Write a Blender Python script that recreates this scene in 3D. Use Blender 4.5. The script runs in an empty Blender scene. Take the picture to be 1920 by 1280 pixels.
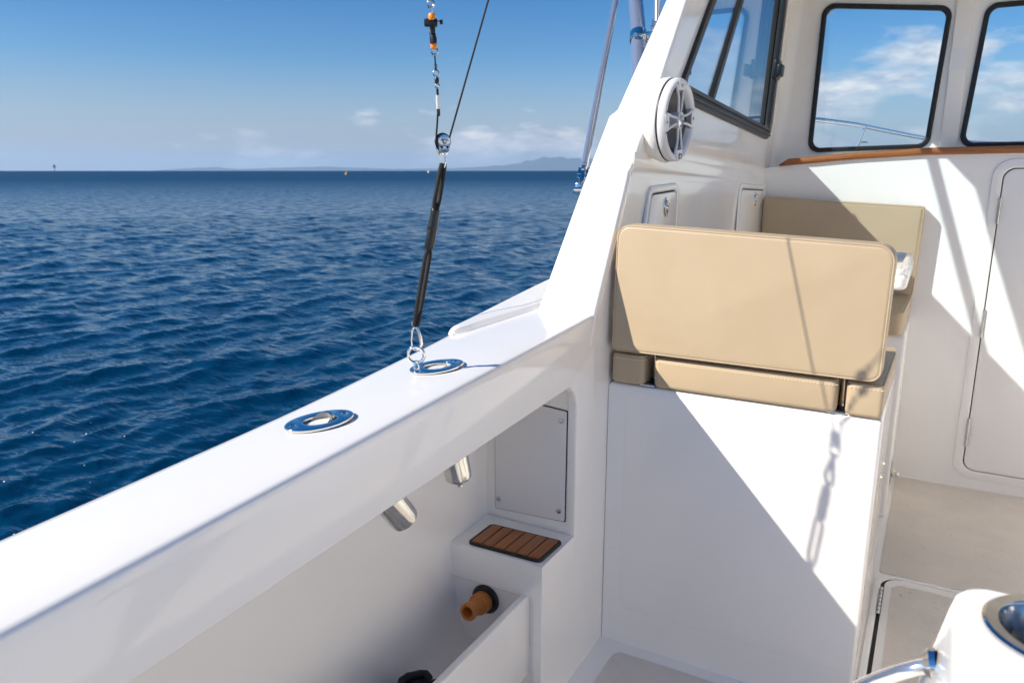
import bpy, bmesh, math, random
import numpy as np
from mathutils import Vector, Matrix

random.seed(7)
rng = np.random.default_rng(11)
R = math.radians
scene = bpy.context.scene
col = scene.collection

# ------------------------------------------------------------------ camera
CAM_Z = 1.375
cam_data = bpy.data.cameras.new('camera')
cam = bpy.data.objects.new('camera', cam_data)
col.objects.link(cam)
cam.location = (0, 0, CAM_Z)
cam.rotation_euler = (R(90 - 12.787), 0, R(29.409))
cam_data.sensor_width = 36
cam_data.lens = 36 * 1410 / 1920
cam_data.clip_start = 0.02
cam_data.clip_end = 90000
cam_data.dof.use_dof = True
cam_data.dof.focus_distance = 1.75
cam_data.dof.aperture_fstop = 7.1
scene.camera = cam

# ------------------------------------------------------------------ light
TO_SUN = Vector((-1, -1.05, 1.041)).normalized()
SUN_EL = math.asin(TO_SUN.z)
SUN_AZ = math.atan2(TO_SUN.x, TO_SUN.y)
world = bpy.data.worlds.new('World')
scene.world = world
world.use_nodes = True
sun_data = bpy.data.lights.new('sun', 'SUN')
sun_data.energy = 4.15
sun_data.angle = R(0.53)
sun_data.color = (1.0, 0.918, 0.79)
sun = bpy.data.objects.new('sun', sun_data)
col.objects.link(sun)
sun.rotation_euler = (-TO_SUN).to_track_quat('-Z', 'Y').to_euler()
sun.location = TO_SUN * 40

SKY_STRENGTH = 0.064
vs = scene.view_settings
vs.view_transform = 'Standard'
vs.look = 'None'
vs.exposure = 0.70
vs.gamma = 1.0
vs.use_curve_mapping = False
cy = scene.cycles
cy.max_bounces = 12
cy.diffuse_bounces = 10
cy.glossy_bounces = 6
cy.transmission_bounces = 8
cy.transparent_max_bounces = 16
cy.caustics_reflective = False
cy.caustics_refractive = False
cy.sample_clamp_indirect = 6.0
cy.use_denoising = True


class NT:
    """small node-graph writer"""
    def __init__(self, tree):
        self.t = tree
        tree.nodes.clear()

    def n(self, kind, ins=None, **props):
        nd = self.t.nodes.new(kind)
        for k, v in props.items():
            setattr(nd, k, v)
        for k, v in (ins or {}).items():
            s = nd.inputs[k]
            if isinstance(v, bpy.types.NodeSocket):
                self.t.links.new(v, s)
            else:
                s.default_value = v
        return nd

    def math(self, op, a, b=0.0, c=0.0, clamp=False):
        return self.n('ShaderNodeMath', {0: a, 1: b, 2: c}, operation=op, use_clamp=clamp).outputs[0]

    def ramp(self, fac, stops):
        nd = self.n('ShaderNodeValToRGB', {0: fac})
        el = nd.color_ramp.elements
        while len(el) < len(stops):
            el.new(0.5)
        for e, (p, c) in zip(el, stops):
            e.position = p
            e.color = c if len(c) == 4 else (*c, 1)
        return nd.outputs[0]

    def mix(self, fac, a, b):
        nd = self.n('ShaderNodeMix', data_type='RGBA')
        for s, v in ((nd.inputs[0], fac), (nd.inputs[6], a), (nd.inputs[7], b)):
            if isinstance(v, bpy.types.NodeSocket):
                self.t.links.new(v, s)
            else:
                s.default_value = v if not isinstance(v, tuple) or len(v) == 4 else (*v, 1)
        return nd.outputs[2]


# sky: Nishita air with banks of fair-weather cloud along the horizon, thickest over the bow
w = NT(world.node_tree)
sky = w.n('ShaderNodeTexSky', sky_type='NISHITA', sun_disc=False, sun_elevation=SUN_EL,
          sun_rotation=SUN_AZ, altitude=0.0, air_density=1.0, dust_density=0.10, ozone_density=3.0)
sky_hs = w.n('ShaderNodeHueSaturation', {'Saturation': 1.42, 'Value': 1.0, 'Color': sky.outputs[0]})
tc = w.n('ShaderNodeTexCoord')
sep = w.n('ShaderNodeSeparateXYZ', {0: tc.outputs['Generated']})
dx, dy, dz = sep.outputs
azi = w.math('ARCTAN2', dx, dy)
ele = w.math('ARCSINE', dz)
cvec = w.n('ShaderNodeCombineXYZ', {0: w.math('MULTIPLY', azi, 5.2), 1: w.math('MULTIPLY', ele, 15.0), 2: 3.7})
n1 = w.n('ShaderNodeTexNoise', {'Vector': cvec.outputs[0], 'Scale': 1.7, 'Detail': 8.0, 'Roughness': 0.53, 'Distortion': 0.2})
n2 = w.n('ShaderNodeTexNoise', {'Vector': cvec.outputs[0], 'Scale': 6.0, 'Detail': 5.0, 'Roughness': 0.6})
# cover falls with elevation and away from the bow
fwd = w.n('ShaderNodeMapRange', {0: azi, 1: -0.95, 2: 0.02, 3: 0.0, 4: 1.0}).outputs[0]
fwd = w.math('MULTIPLY', fwd, w.n('ShaderNodeMapRange', {0: azi, 1: 2.9, 2: 1.6, 3: 0.0, 4: 1.0}).outputs[0])
bow = w.n('ShaderNodeMapRange', {0: azi, 1: -0.36, 2: -0.10, 3: 0.0, 4: 1.0}, interpolation_type='SMOOTHSTEP').outputs[0]
top = w.math('ADD', w.math('MULTIPLY', bow, 0.105), 0.080)
low = w.n('ShaderNodeMapRange', {0: w.math('DIVIDE', ele, top), 1: 0.55, 2: 1.12, 3: 1.0, 4: 0.0}).outputs[0]
cover = w.math('MULTIPLY', w.math('POWER', fwd, 0.45), low)
# a long low bank off the port bow
bank = w.n('ShaderNodeMapRange', {0: azi, 1: -0.80, 2: -0.52, 3: 0.0, 4: 1.0}, interpolation_type='SMOOTHSTEP').outputs[0]
blow = w.n('ShaderNodeMapRange', {0: ele, 1: 0.050, 2: 0.082, 3: 1.0, 4: 0.0}, interpolation_type='SMOOTHSTEP').outputs[0]
cover = w.math('MAXIMUM', cover, w.math('MULTIPLY', w.math('MULTIPLY', bank, blow), 0.80))
thr = w.math('SUBTRACT', 0.655, w.math('MULTIPLY', w.math('MULTIPLY', cover, 0.33), w.math('SUBTRACT', 1.0, w.math('MULTIPLY', bow, 0.22))))
dens = w.math('MULTIPLY', w.math('SUBTRACT', n1.outputs[0], thr), 6.5, clamp=True)
dens = w.math('MULTIPLY', dens, w.n('ShaderNodeMapRange', {0: ele, 1: 0.012, 2: 0.05, 3: 0.35, 4: 0.92}).outputs[0])
shade = w.n('ShaderNodeMapRange', {0: n2.outputs[0], 1: 0.3, 2: 0.7, 3: 0.0, 4: 1.0}).outputs[0]
ccol = w.mix(shade, (5.2, 5.7, 7.2), (10.8, 10.4, 10.2))
# a thin lilac veil low over the water
veil = w.n('ShaderNodeMapRange', {0: ele, 1: 0.0, 2: 0.13, 3: 0.85, 4: 0.0}).outputs[0]
sky_t = w.n('ShaderNodeMix', {0: 1.0, 6: sky_hs.outputs[0], 7: (0.98, 0.985, 1.12, 1)}, data_type='RGBA', blend_type='MULTIPLY')
skyc = w.mix(veil, sky_t.outputs[2], (3.45, 3.75, 5.1))
skyc = w.mix(dens, skyc, ccol)
bg = w.n('ShaderNodeBackground', {0: skyc, 1: SKY_STRENGTH})
w.n('ShaderNodeOutputWorld', {0: bg.outputs[0]})


# ------------------------------------------------------------------ materials
def newmat(name):
    m = bpy.data.materials.new(name)
    m.use_nodes = True
    return m, NT(m.node_tree)


def simple(name, color, rough=0.5, metal=0.0, bump=None, coat=0.0, spec=0.5, var=0.0, varscale=8.0, rvar=0.0):
    m, t = newmat(name)
    tcn = t.n('ShaderNodeTexCoord')
    ins = {'Base Color': (*color, 1), 'Roughness': rough, 'Metallic': metal, 'Coat Weight': coat,
           'Coat Roughness': 0.05, 'Specular IOR Level': spec}
    if var:
        nz = t.n('ShaderNodeTexNoise', {'Vector': tcn.outputs['Object'], 'Scale': varscale, 'Detail': 5.0, 'Roughness': 0.6})
        ins['Base Color'] = t.mix(t.n('ShaderNodeMapRange', {0: nz.outputs[0], 1: 0.3, 2: 0.7}).outputs[0],
                                  tuple(c * (1 - var) for c in color), tuple(min(1, c * (1 + var)) for c in color))
        if rvar:
            ins['Roughness'] = t.n('ShaderNodeMapRange', {0: nz.outputs[0], 1: 0.3, 2: 0.7, 3: max(0.01, rough - rvar), 4: rough + rvar}).outputs[0]
    if bump:
        bn = t.n('ShaderNodeTexNoise', {'Vector': tcn.outputs['Object'], 'Scale': bump[0], 'Detail': 4.0, 'Roughness': 0.6})
        b = t.n('ShaderNodeBump', {'Height': bn.outputs[0], 'Strength': bump[1], 'Distance': bump[2]})
        ins['Normal'] = b.outputs[0]
    p = t.n('ShaderNodeBsdfPrincipled', ins)
    t.n('ShaderNodeOutputMaterial', {0: p.outputs[0]})
    return m


def gelcoat():
    m, t = newmat('white gelcoat')
    co = t.n('ShaderNodeTexCoord').outputs['Object']
    big = t.n('ShaderNodeTexNoise', {'Vector': co, 'Scale': 2.3, 'Detail': 6.0, 'Roughness': 0.65})
    speck = t.n('ShaderNodeTexNoise', {'Vector': co, 'Scale': 95.0, 'Detail': 2.0})
    sp = t.n('ShaderNodeMapRange', {0: speck.outputs[0], 1: 0.775, 2: 0.80, 3: 0.0, 4: 0.6}).outputs[0]
    c = t.mix(t.n('ShaderNodeMapRange', {0: big.outputs[0], 1: 0.3, 2: 0.7}).outputs[0], (0.888, 0.862, 0.818), (0.915, 0.894, 0.858))
    c = t.mix(sp, c, (0.30, 0.25, 0.2))
    rg = t.n('ShaderNodeMapRange', {0: big.outputs[0], 1: 0.3, 2: 0.7, 3: 0.07, 4: 0.24}).outputs[0]
    orange = t.n('ShaderNodeTexNoise', {'Vector': co, 'Scale': 5.0, 'Detail': 2.0})
    b = t.n('ShaderNodeBump', {'Height': orange.outputs[0], 'Strength': 0.10, 'Distance': 0.01})
    p = t.n('ShaderNodeBsdfPrincipled', {'Base Color': c, 'Roughness': rg, 'Normal': b.outputs[0], 'Specular IOR Level': 0.42,
                                         'Coat Weight': 0.55, 'Coat Roughness': 0.02})
    t.n('ShaderNodeOutputMaterial', {0: p.outputs[0]})
    return m


def nonskid(name, color, scale, kind='cell', dark=0.30):
    m, t = newmat(name)
    co = t.n('ShaderNodeTexCoord').outputs['Object']
    dirt = t.n('ShaderNodeTexNoise', {'Vector': co, 'Scale': 5.0, 'Detail': 8.0, 'Roughness': 0.7})
    mp = t.n('ShaderNodeMapping', {'Vector': co, 'Rotation': (0, 0, R(45)), 'Scale': (1, 1, 0.01)})
    if kind == 'cell':
        v = t.n('ShaderNodeTexVoronoi', {'Vector': mp.outputs[0], 'Scale': scale, 'Randomness': 0.0})
        h = v.outputs['Distance']
        hh = t.n('ShaderNodeMapRange', {0: h, 1: 0.25, 2: 0.6, 3: 1.0, 4: 0.0}).outputs[0]
    else:
        v = t.n('ShaderNodeTexWave', {'Vector': mp.outputs[0], 'Scale': scale, 'Distortion': 0.0})
        hh = v.outputs['Fac']
    speck = t.n('ShaderNodeTexNoise', {'Vector': co, 'Scale': 55.0, 'Detail': 3.0})
    sp = t.n('ShaderNodeMapRange', {0: speck.outputs[0], 1: 0.70, 2: 0.76, 3: 0.0, 4: 0.7}).outputs[0]
    c = t.mix(t.n('ShaderNodeMapRange', {0: dirt.outputs[0], 1: 0.32, 2: 0.7}).outputs[0],
              tuple(x * 0.86 for x in color), color)
    c = t.mix(t.math('MULTIPLY', t.math('SUBTRACT', 1.0, hh), dark), c, (0.34, 0.28, 0.22))
    c = t.mix(sp, c, (0.16, 0.12, 0.09))
    b = t.n('ShaderNodeBump', {'Height': hh, 'Strength': 0.6, 'Distance': 0.0015})
    p = t.n('ShaderNodeBsdfPrincipled', {'Base Color': c, 'Roughness': 0.42, 'Normal': b.outputs[0]})
    t.n('ShaderNodeOutputMaterial', {0: p.outputs[0]})
    return m


def vinyl():
    m, t = newmat('tan vinyl')
    co = t.n('ShaderNodeTexCoord').outputs['Object']
    lea = t.n('ShaderNodeTexVoronoi', {'Vector': co, 'Scale': 700.0})
    wr = t.n('ShaderNodeTexNoise', {'Vector': co, 'Scale': 7.0, 'Detail': 4.0, 'Distortion': 0.6})
    c = t.mix(t.n('ShaderNodeMapRange', {0: wr.outputs[0], 1: 0.3, 2: 0.7}).outputs[0], (0.480, 0.372, 0.242), (0.510, 0.398, 0.264))
    hsum = t.math('ADD', t.math('MULTIPLY', lea.outputs[0], 0.06), wr.outputs[0])
    b = t.n('ShaderNodeBump', {'Height': hsum, 'Strength': 0.22, 'Distance': 0.009})
    p = t.n('ShaderNodeBsdfPrincipled', {'Base Color': c, 'Roughness': 0.42, 'Normal': b.outputs[0], 'Specular IOR Level': 0.4})
    t.n('ShaderNodeOutputMaterial', {0: p.outputs[0]})
    return m


def teak(name, base, along='X'):
    m, t = newmat(name)
    co = t.n('ShaderNodeTexCoord').outputs['Object']
    sc = {'X': (3, 60, 60), 'Y': (60, 3, 60)}[along]
    mp = t.n('ShaderNodeMapping', {'Vector': co, 'Scale': sc})
    g = t.n('ShaderNodeTexNoise', {'Vector': mp.outputs[0], 'Scale': 2.2, 'Detail': 6.0, 'Roughness': 0.7, 'Distortion': 0.4})
    c = t.mix(t.n('ShaderNodeMapRange', {0: g.outputs[0], 1: 0.3, 2: 0.72}).outputs[0], tuple(x * 0.55 for x in base), base)
    b = t.n('ShaderNodeBump', {'Height': g.outputs[0], 'Strength': 0.15, 'Distance': 0.002})
    p = t.n('ShaderNodeBsdfPrincipled', {'Base Color': c, 'Roughness': 0.38, 'Normal': b.outputs[0]})
    t.n('ShaderNodeOutputMaterial', {0: p.outputs[0]})
    return m


def glass(name, tint, rough=0.0):
    m, t = newmat(name)
    back = t.n('ShaderNodeNewGeometry').outputs['Backfacing']
    # same reflectance on both faces of the sheet
    fr = t.n('ShaderNodeFresnel', {'IOR': t.n('ShaderNodeMapRange', {0: back, 1: 0.0, 2: 1.0, 3: 1.52, 4: 1 / 1.52}).outputs[0]})
    tr = t.n('ShaderNodeBsdfTransparent', {'Color': (*tint, 1)})
    gl = t.n('ShaderNodeBsdfGlossy', {'Color': (1, 1, 1, 1), 'Roughness': rough})
    mx = t.n('ShaderNodeMixShader', {0: fr.outputs[0], 1: tr.outputs[0], 2: gl.outputs[0]})
    t.n('ShaderNodeOutputMaterial', {0: mx.outputs[0]})
    return m


def sea_material():
    m, t = newmat('sea water')
    co = t.n('ShaderNodeTexCoord').outputs['Object']
    mp = t.n('ShaderNodeMapping', {'Vector': co, 'Rotation': (0, 0, R(-100)), 'Scale': (0.38, 1.0, 1)})
    a = t.n('ShaderNodeTexNoise', {'Vector': mp.outputs[0], 'Scale': 4.6, 'Detail': 3.0, 'Roughness': 0.55, 'Distortion': 0.3})
    a2 = t.n('ShaderNodeTexNoise', {'Vector': mp.outputs[0], 'Scale': 15.0, 'Detail': 3.0, 'Roughness': 0.5})
    b0 = t.n('ShaderNodeBump', {'Height': a.outputs[0], 'Strength': 1.0, 'Distance': 0.042})
    b1 = t.n('ShaderNodeBump', {'Height': a2.outputs[0], 'Strength': 1.0, 'Distance': 0.012, 'Normal': b0.outputs[0]})
    at = t.n('ShaderNodeAttribute', attribute_name='fine_slope')
    # wavelet slopes, the same at every distance
    sl = t.n('ShaderNodeTexNoise', {'Vector': mp.outputs[0], 'Scale': 4.4, 'Detail': 3.5, 'Roughness': 0.55})
    sv = t.n('ShaderNodeVectorMath', {0: sl.outputs[1], 1: (0.5, 0.5, 0.5)}, operation='SUBTRACT')
    sv = t.n('ShaderNodeVectorMath', {0: sv.outputs[0], 1: (1.15, 1.35, 0.0)}, operation='MULTIPLY')
    sc = t.n('ShaderNodeMapRange', {0: at.outputs['Fac'], 1: 0.0, 2: 0.35, 3: 0.25, 4: 1.0}).outputs[0]
    sv = t.n('ShaderNodeVectorMath', {0: sv.outputs[0], 'Scale': sc}, operation='SCALE')
    nn = t.n('ShaderNodeVectorMath', {0: b1.outputs[0], 1: sv.outputs[0]}, operation='ADD')
    nn = t.n('ShaderNodeVectorMath', {0: nn.outputs[0]}, operation='NORMALIZE')
    rg = t.n('ShaderNodeMapRange', {0: t.math('POWER', at.outputs['Fac'], 2.0), 1: 0.0, 2: 1.0, 3: 0.05, 4: 0.42}).outputs[0]
    p = t.n('ShaderNodeBsdfPrincipled', {'Base Color': (0.0002, 0.029, 0.074, 1), 'Roughness': rg, 'IOR': 1.333,
                                         'Specular IOR Level': 0.5, 'Specular Tint': (0.30, 0.72, 1.0, 1), 'Normal': nn.outputs[0]})
    t.n('ShaderNodeOutputMaterial', {0: p.outputs[0]})
    return m


GEL = gelcoat()
SOLE = nonskid('cream nonskid sole', (0.87, 0.80, 0.71), 110.0)
SOLE_W = nonskid('white nonskid sole', (0.84, 0.79, 0.72), 150.0)
DECK = nonskid('white ribbed deck nonskid', (0.86, 0.86, 0.85), 62.0, 'wave', 0.06)
VINYL = vinyl()
THREAD = simple('pale thread', (0.80, 0.68, 0.50), 0.7)
STEEL = simple('polished stainless', (0.88, 0.83, 0.77), 0.06, 1.0, var=0.05, varscale=40, rvar=0.035)
STEEL_D = simple('brushed stainless', (0.60, 0.59, 0.57), 0.11, 1.0, var=0.15, varscale=30, rvar=0.08)
STEEL_P = simple('bright anodised tube', (0.90, 0.88, 0.85), 0.14, 0.86)
BLACK = simple('black rubber', (0.012, 0.012, 0.013), 0.45, bump=(90, 0.2, 0.002))
BLACK_P = simple('black plastic', (0.014, 0.014, 0.015), 0.32, bump=(60, 0.1, 0.002))
GREY_FR = simple('dark bronze aluminium', (0.060, 0.054, 0.048), 0.36, 0.6, bump=(200, 0.08, 0.001))
WHITE_P = simple('white plastic', (0.76, 0.75, 0.75), 0.35, bump=(120, 0.06, 0.001))
GREY_P = simple('grey speaker cone', (0.10, 0.10, 0.11), 0.6)
ORANGE = simple('orange plastic', (0.62, 0.20, 0.035), 0.45, bump=(140, 0.15, 0.001), var=0.08)
ORANGE_B = simple('bright orange bead', (0.95, 0.30, 0.01), 0.35)
CORD = simple('black braided cord', (0.009, 0.009, 0.010), 0.7, bump=(900, 0.6, 0.002))
CLEAR = simple('clear tubing', (0.75, 0.77, 0.78), 0.2, bump=(300, 0.5, 0.002))
TEAK_T = teak('oiled teak', (0.42, 0.155, 0.048), 'X')
TEAK_P = teak('teak pad strip', (0.42, 0.135, 0.025), 'Y')
GREY_I = simple('grey rod holder liner', (0.30, 0.30, 0.29), 0.5)
CAULK = simple('black caulk', (0.010, 0.009, 0.008), 0.5)
GLASS = glass('window glass', (0.93, 0.965, 0.97))
GLASS_S = glass('side window glass', (0.80, 0.88, 0.93))
DARK = simple('dark gap', (0.02, 0.018, 0.016), 0.7)
SEA = sea_material()
HILL = simple('wooded hillside', (0.05, 0.07, 0.07), 0.9, var=0.35, varscale=0.002)
FOAM = simple('sea foam', (0.8, 0.82, 0.82), 0.7)


# ------------------------------------------------------------------ mesh helpers
def tag(o, label=None, cat=None, group=None, kind=None):
    if label:
        o['label'] = label
    if cat:
        o['category'] = cat
    if group:
        o['group'] = group
    if kind:
        o['kind'] = kind
    return o


def link(name, me, mat, parent=None, smooth=None):
    if mat is not None and not me.materials:
        me.materials.append(mat)
    if smooth is not None:
        me.polygons.foreach_set('use_smooth', [True] * len(me.polygons))
        if smooth < 180:
            me.set_sharp_from_angle(angle=R(smooth))
    o = bpy.data.objects.new(name, me)
    col.objects.link(o)
    if parent is not None:
        o.parent = parent
        o.matrix_parent_inverse = parent_world(parent).inverted()
    return o


def parent_world(o):
    m = o.matrix_basis.copy()
    if o.parent is not None:
        return parent_world(o.parent) @ o.matrix_parent_inverse @ m
    return m


def empty(name, loc=(0, 0, 0)):
    o = bpy.data.objects.new(name, None)
    o.empty_display_size = 0.05
    o.location = loc
    col.objects.link(o)
    return o


def mesh(name, verts, faces, mat, parent=None, smooth=None):
    me = bpy.data.meshes.new(name)
    me.from_pydata([tuple(v) for v in verts], [], faces)
    bm = bmesh.new()
    bm.from_mesh(me)
    bmesh.ops.recalc_face_normals(bm, faces=bm.faces)
    bm.to_mesh(me)
    bm.free()
    return link(name, me, mat, parent, smooth)


def grid(name, rings, mat, parent=None, smooth=35, closed=False, flip=False):
    """skin over rows of points"""
    n = len(rings[0])
    verts = [p for r in rings for p in r]
    faces = []
    for i in range(len(rings) - 1):
        for j in range(n if closed else n - 1):
            a, b = i * n + j, i * n + (j + 1) % n
            f = (a, b, b + n, a + n)
            faces.append(f[::-1] if flip else f)
    me = bpy.data.meshes.new(name)
    me.from_pydata([tuple(v) for v in verts], [], faces)
    return link(name, me, mat, parent, smooth)


def bm_box(bm, lo, hi, M=None):
    r = bmesh.ops.create_cube(bm, size=1.0)
    for v in r['verts']:
        v.co = Vector([lo[k] + (v.co[k] + 0.5) * (hi[k] - lo[k]) for k in range(3)])
        if M is not None:
            v.co = M @ v.co
    return r['verts']


def rbox(name, lo, hi, mat, parent=None, r=0.006, seg=3, M=None):
    bm = bmesh.new()
    bm_box(bm, lo, hi)
    if r > 0:
        bmesh.ops.bevel(bm, geom=bm.edges[:], offset=r, segments=seg, profile=0.5, affect='EDGES')
    if M is not None:
        bm.transform(M)
    me = bpy.data.meshes.new(name)
    bm.to_mesh(me)
    bm.free()
    return link(name, me, mat, parent, 40)


def frames(pts):
    pts = [Vector(p) for p in pts]
    tan = []
    for i in range(len(pts)):
        a = pts[max(0, i - 1)]
        b = pts[min(len(pts) - 1, i + 1)]
        tan.append((b - a).normalized())
    up = Vector((0, 0, 1)) if abs(tan[0].z) < 0.9 else Vector((1, 0, 0))
    nrm = (up - tan[0] * up.dot(tan[0])).normalized()
    out = []
    for t in tan:
        nrm = (nrm - t * nrm.dot(t)).normalized()
        out.append((nrm, t.cross(nrm)))
    return pts, out


def tube_geo(pts, rad, seg=12, closed=False, cap=True):
    pts, fr = frames(pts)
    rads = rad if hasattr(rad, '__len__') else [rad] * len(pts)
    verts, faces = [], []
    for p, (a, b), r_ in zip(pts, fr, rads):
        for k in range(seg):
            t = 2 * math.pi * k / seg
            verts.append(p + a * (r_ * math.cos(t)) + b * (r_ * math.sin(t)))
    n = len(pts)
    for i in range(n if closed else n - 1):
        for k in range(seg):
            k2 = (k + 1) % seg
            i2 = (i + 1) % n
            faces.append((i * seg + k, i * seg + k2, i2 * seg + k2, i2 * seg + k))
    if cap and not closed:
        faces.append(tuple(range(seg))[::-1])
        faces.append(tuple((n - 1) * seg + k for k in range(seg)))
    return verts, faces


def tube(name, pts, rad, mat, parent=None, seg=12, closed=False):
    v, f = tube_geo(pts, rad, seg, closed)
    return mesh(name, v, f, mat, parent, 50)


def multi(name, geos, mat, parent=None, smooth=50):
    V, Fc = [], []
    for v, f in geos:
        o = len(V)
        V += [tuple(x) for x in v]
        Fc += [tuple(i + o for i in q) for q in f]
    return mesh(name, V, Fc, mat, parent, smooth)


def basis(origin, axis, up=(0, 0, 1)):
    z = Vector(axis).normalized()
    u = Vector(up)
    if abs(z.dot(u.normalized())) > 0.98:
        u = Vector((0, 1, 0))
    x = u.cross(z).normalized()
    y = z.cross(x)
    M = Matrix((x, y, z)).transposed().to_4x4()
    M.translation = Vector(origin)
    return M


def lathe(name, prof, M, mat, parent=None, seg=40, smooth=35, sx=1.0, sy=1.0):
    """profile (r, z) turned about local z"""
    verts, faces = [], []
    n = len(prof)
    for k in range(seg):
        t = 2 * math.pi * k / seg
        for r_, z in prof:
            verts.append(M @ Vector((r_ * math.cos(t) * sx, r_ * math.sin(t) * sy, z)))
    for k in range(seg):
        k2 = (k + 1) % seg
        for j in range(n - 1):
            faces.append((k * n + j, k2 * n + j, k2 * n + j + 1, k * n + j + 1))
    bm = bmesh.new()
    me = bpy.data.meshes.new(name)
    me.from_pydata(verts, [], faces)
    bm.from_mesh(me)
    bmesh.ops.remove_doubles(bm, verts=bm.verts, dist=1e-6)
    bmesh.ops.recalc_face_normals(bm, faces=bm.faces)
    bm.to_mesh(me)
    bm.free()
    return link(name, me, mat, parent, smooth)


def rpoly(corners, r, seg=7):
    """polygon with rounded corners"""
    out = []
    n = len(corners)
    rs = r if hasattr(r, '__len__') else [r] * n
    for i in range(n):
        p0, p1, p2 = (Vector(corners[(i + k - 1) % n]) for k in range(3))
        a, b = (p0 - p1), (p2 - p1)
        la, lb = a.length, b.length
        a.normalize()
        b.normalize()
        if rs[i] <= 1e-5:
            out.append(tuple(p1))
            continue
        ang = a.angle(b)
        d = min(rs[i] / math.tan(ang / 2), la * 0.49, lb * 0.49)
        rr = d * math.tan(ang / 2)
        c = p1 + (a + b).normalized() * (rr / math.sin(ang / 2))
        s, e = p1 + a * d - c, p1 + b * d - c
        tot = s.angle_signed(e) if len(s) == 2 else 0
        for k in range(seg + 1):
            t = -tot * k / seg
            out.append((c.x + s.x * math.cos(t) - s.y * math.sin(t), c.y + s.x * math.sin(t) + s.y * math.cos(t)))
    return out


def inset(corners, d):
    n = len(corners)
    area = sum(corners[i][0] * corners[(i + 1) % n][1] - corners[(i + 1) % n][0] * corners[i][1] for i in range(n))
    sgn = 1 if area > 0 else -1
    out = []
    for i in range(n):
        p0, p1, p2 = (Vector(corners[(i + k - 1) % n]) for k in range(3))
        e1, e2 = (p1 - p0).normalized(), (p2 - p1).normalized()
        n1_, n2_ = Vector((-e1.y, e1.x)) * sgn, Vector((-e2.y, e2.x)) * sgn
        k = d / (1 + n1_.dot(n2_))
        q = p1 + (n1_ + n2_) * k
        out.append((q.x, q.y))
    return out


def plate(name, outline, holes, th, M, mat, parent=None, bevel=0.0, smooth=35, bseg=2):
    """flat plate with holes in local xy, thickness th centred on local z"""
    cu = bpy.data.curves.new(name, 'CURVE')
    cu.dimensions = '2D'
    cu.fill_mode = 'BOTH'
    cu.extrude = max(0.0, th / 2 - bevel)
    cu.bevel_depth = bevel
    cu.bevel_resolution = bseg
    cu.offset = -bevel
    for loop in [outline] + list(holes):
        sp = cu.splines.new('POLY')
        sp.points.add(len(loop) - 1)
        for p, q in zip(sp.points, loop):
            p.co = (q[0], q[1], 0, 1)
        sp.use_cyclic_u = True
    tmp = bpy.data.objects.new(name + '_tmp', cu)
    me = bpy.data.meshes.new_from_object(tmp)
    bpy.data.objects.remove(tmp)
    bpy.data.curves.remove(cu)
    me.transform(M)
    bm = bmesh.new()
    bm.from_mesh(me)
    bmesh.ops.remove_doubles(bm, verts=bm.verts, dist=1e-5)
    bmesh.ops.recalc_face_normals(bm, faces=bm.faces)
    bm.to_mesh(me)
    bm.free()
    return link(name, me, mat, parent, smooth)


def MYZ(x, flip=1):
    """local (x,y,z) -> world (z offset in x, x->y, y->z)"""
    return Matrix(((0, 0, flip, x), (1, 0, 0, 0), (0, 1, 0, 0), (0, 0, 0, 1)))


def MXZ(y):
    """local x->x, y->z, z->-y"""
    return Matrix(((1, 0, 0, 0), (0, 0, -1, y), (0, 1, 0, 0), (0, 0, 0, 1)))


def MXY(z):
    return Matrix.Translation((0, 0, z))


def lerp_tab(tab):
    xs, ys_ = [a for a, b in tab], [b for a, b in tab]
    return lambda v: float(np.interp(v, xs, ys_))


# ------------------------------------------------------------------ sea, hills, marks on the horizon
SEA_Z = -0.34


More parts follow.
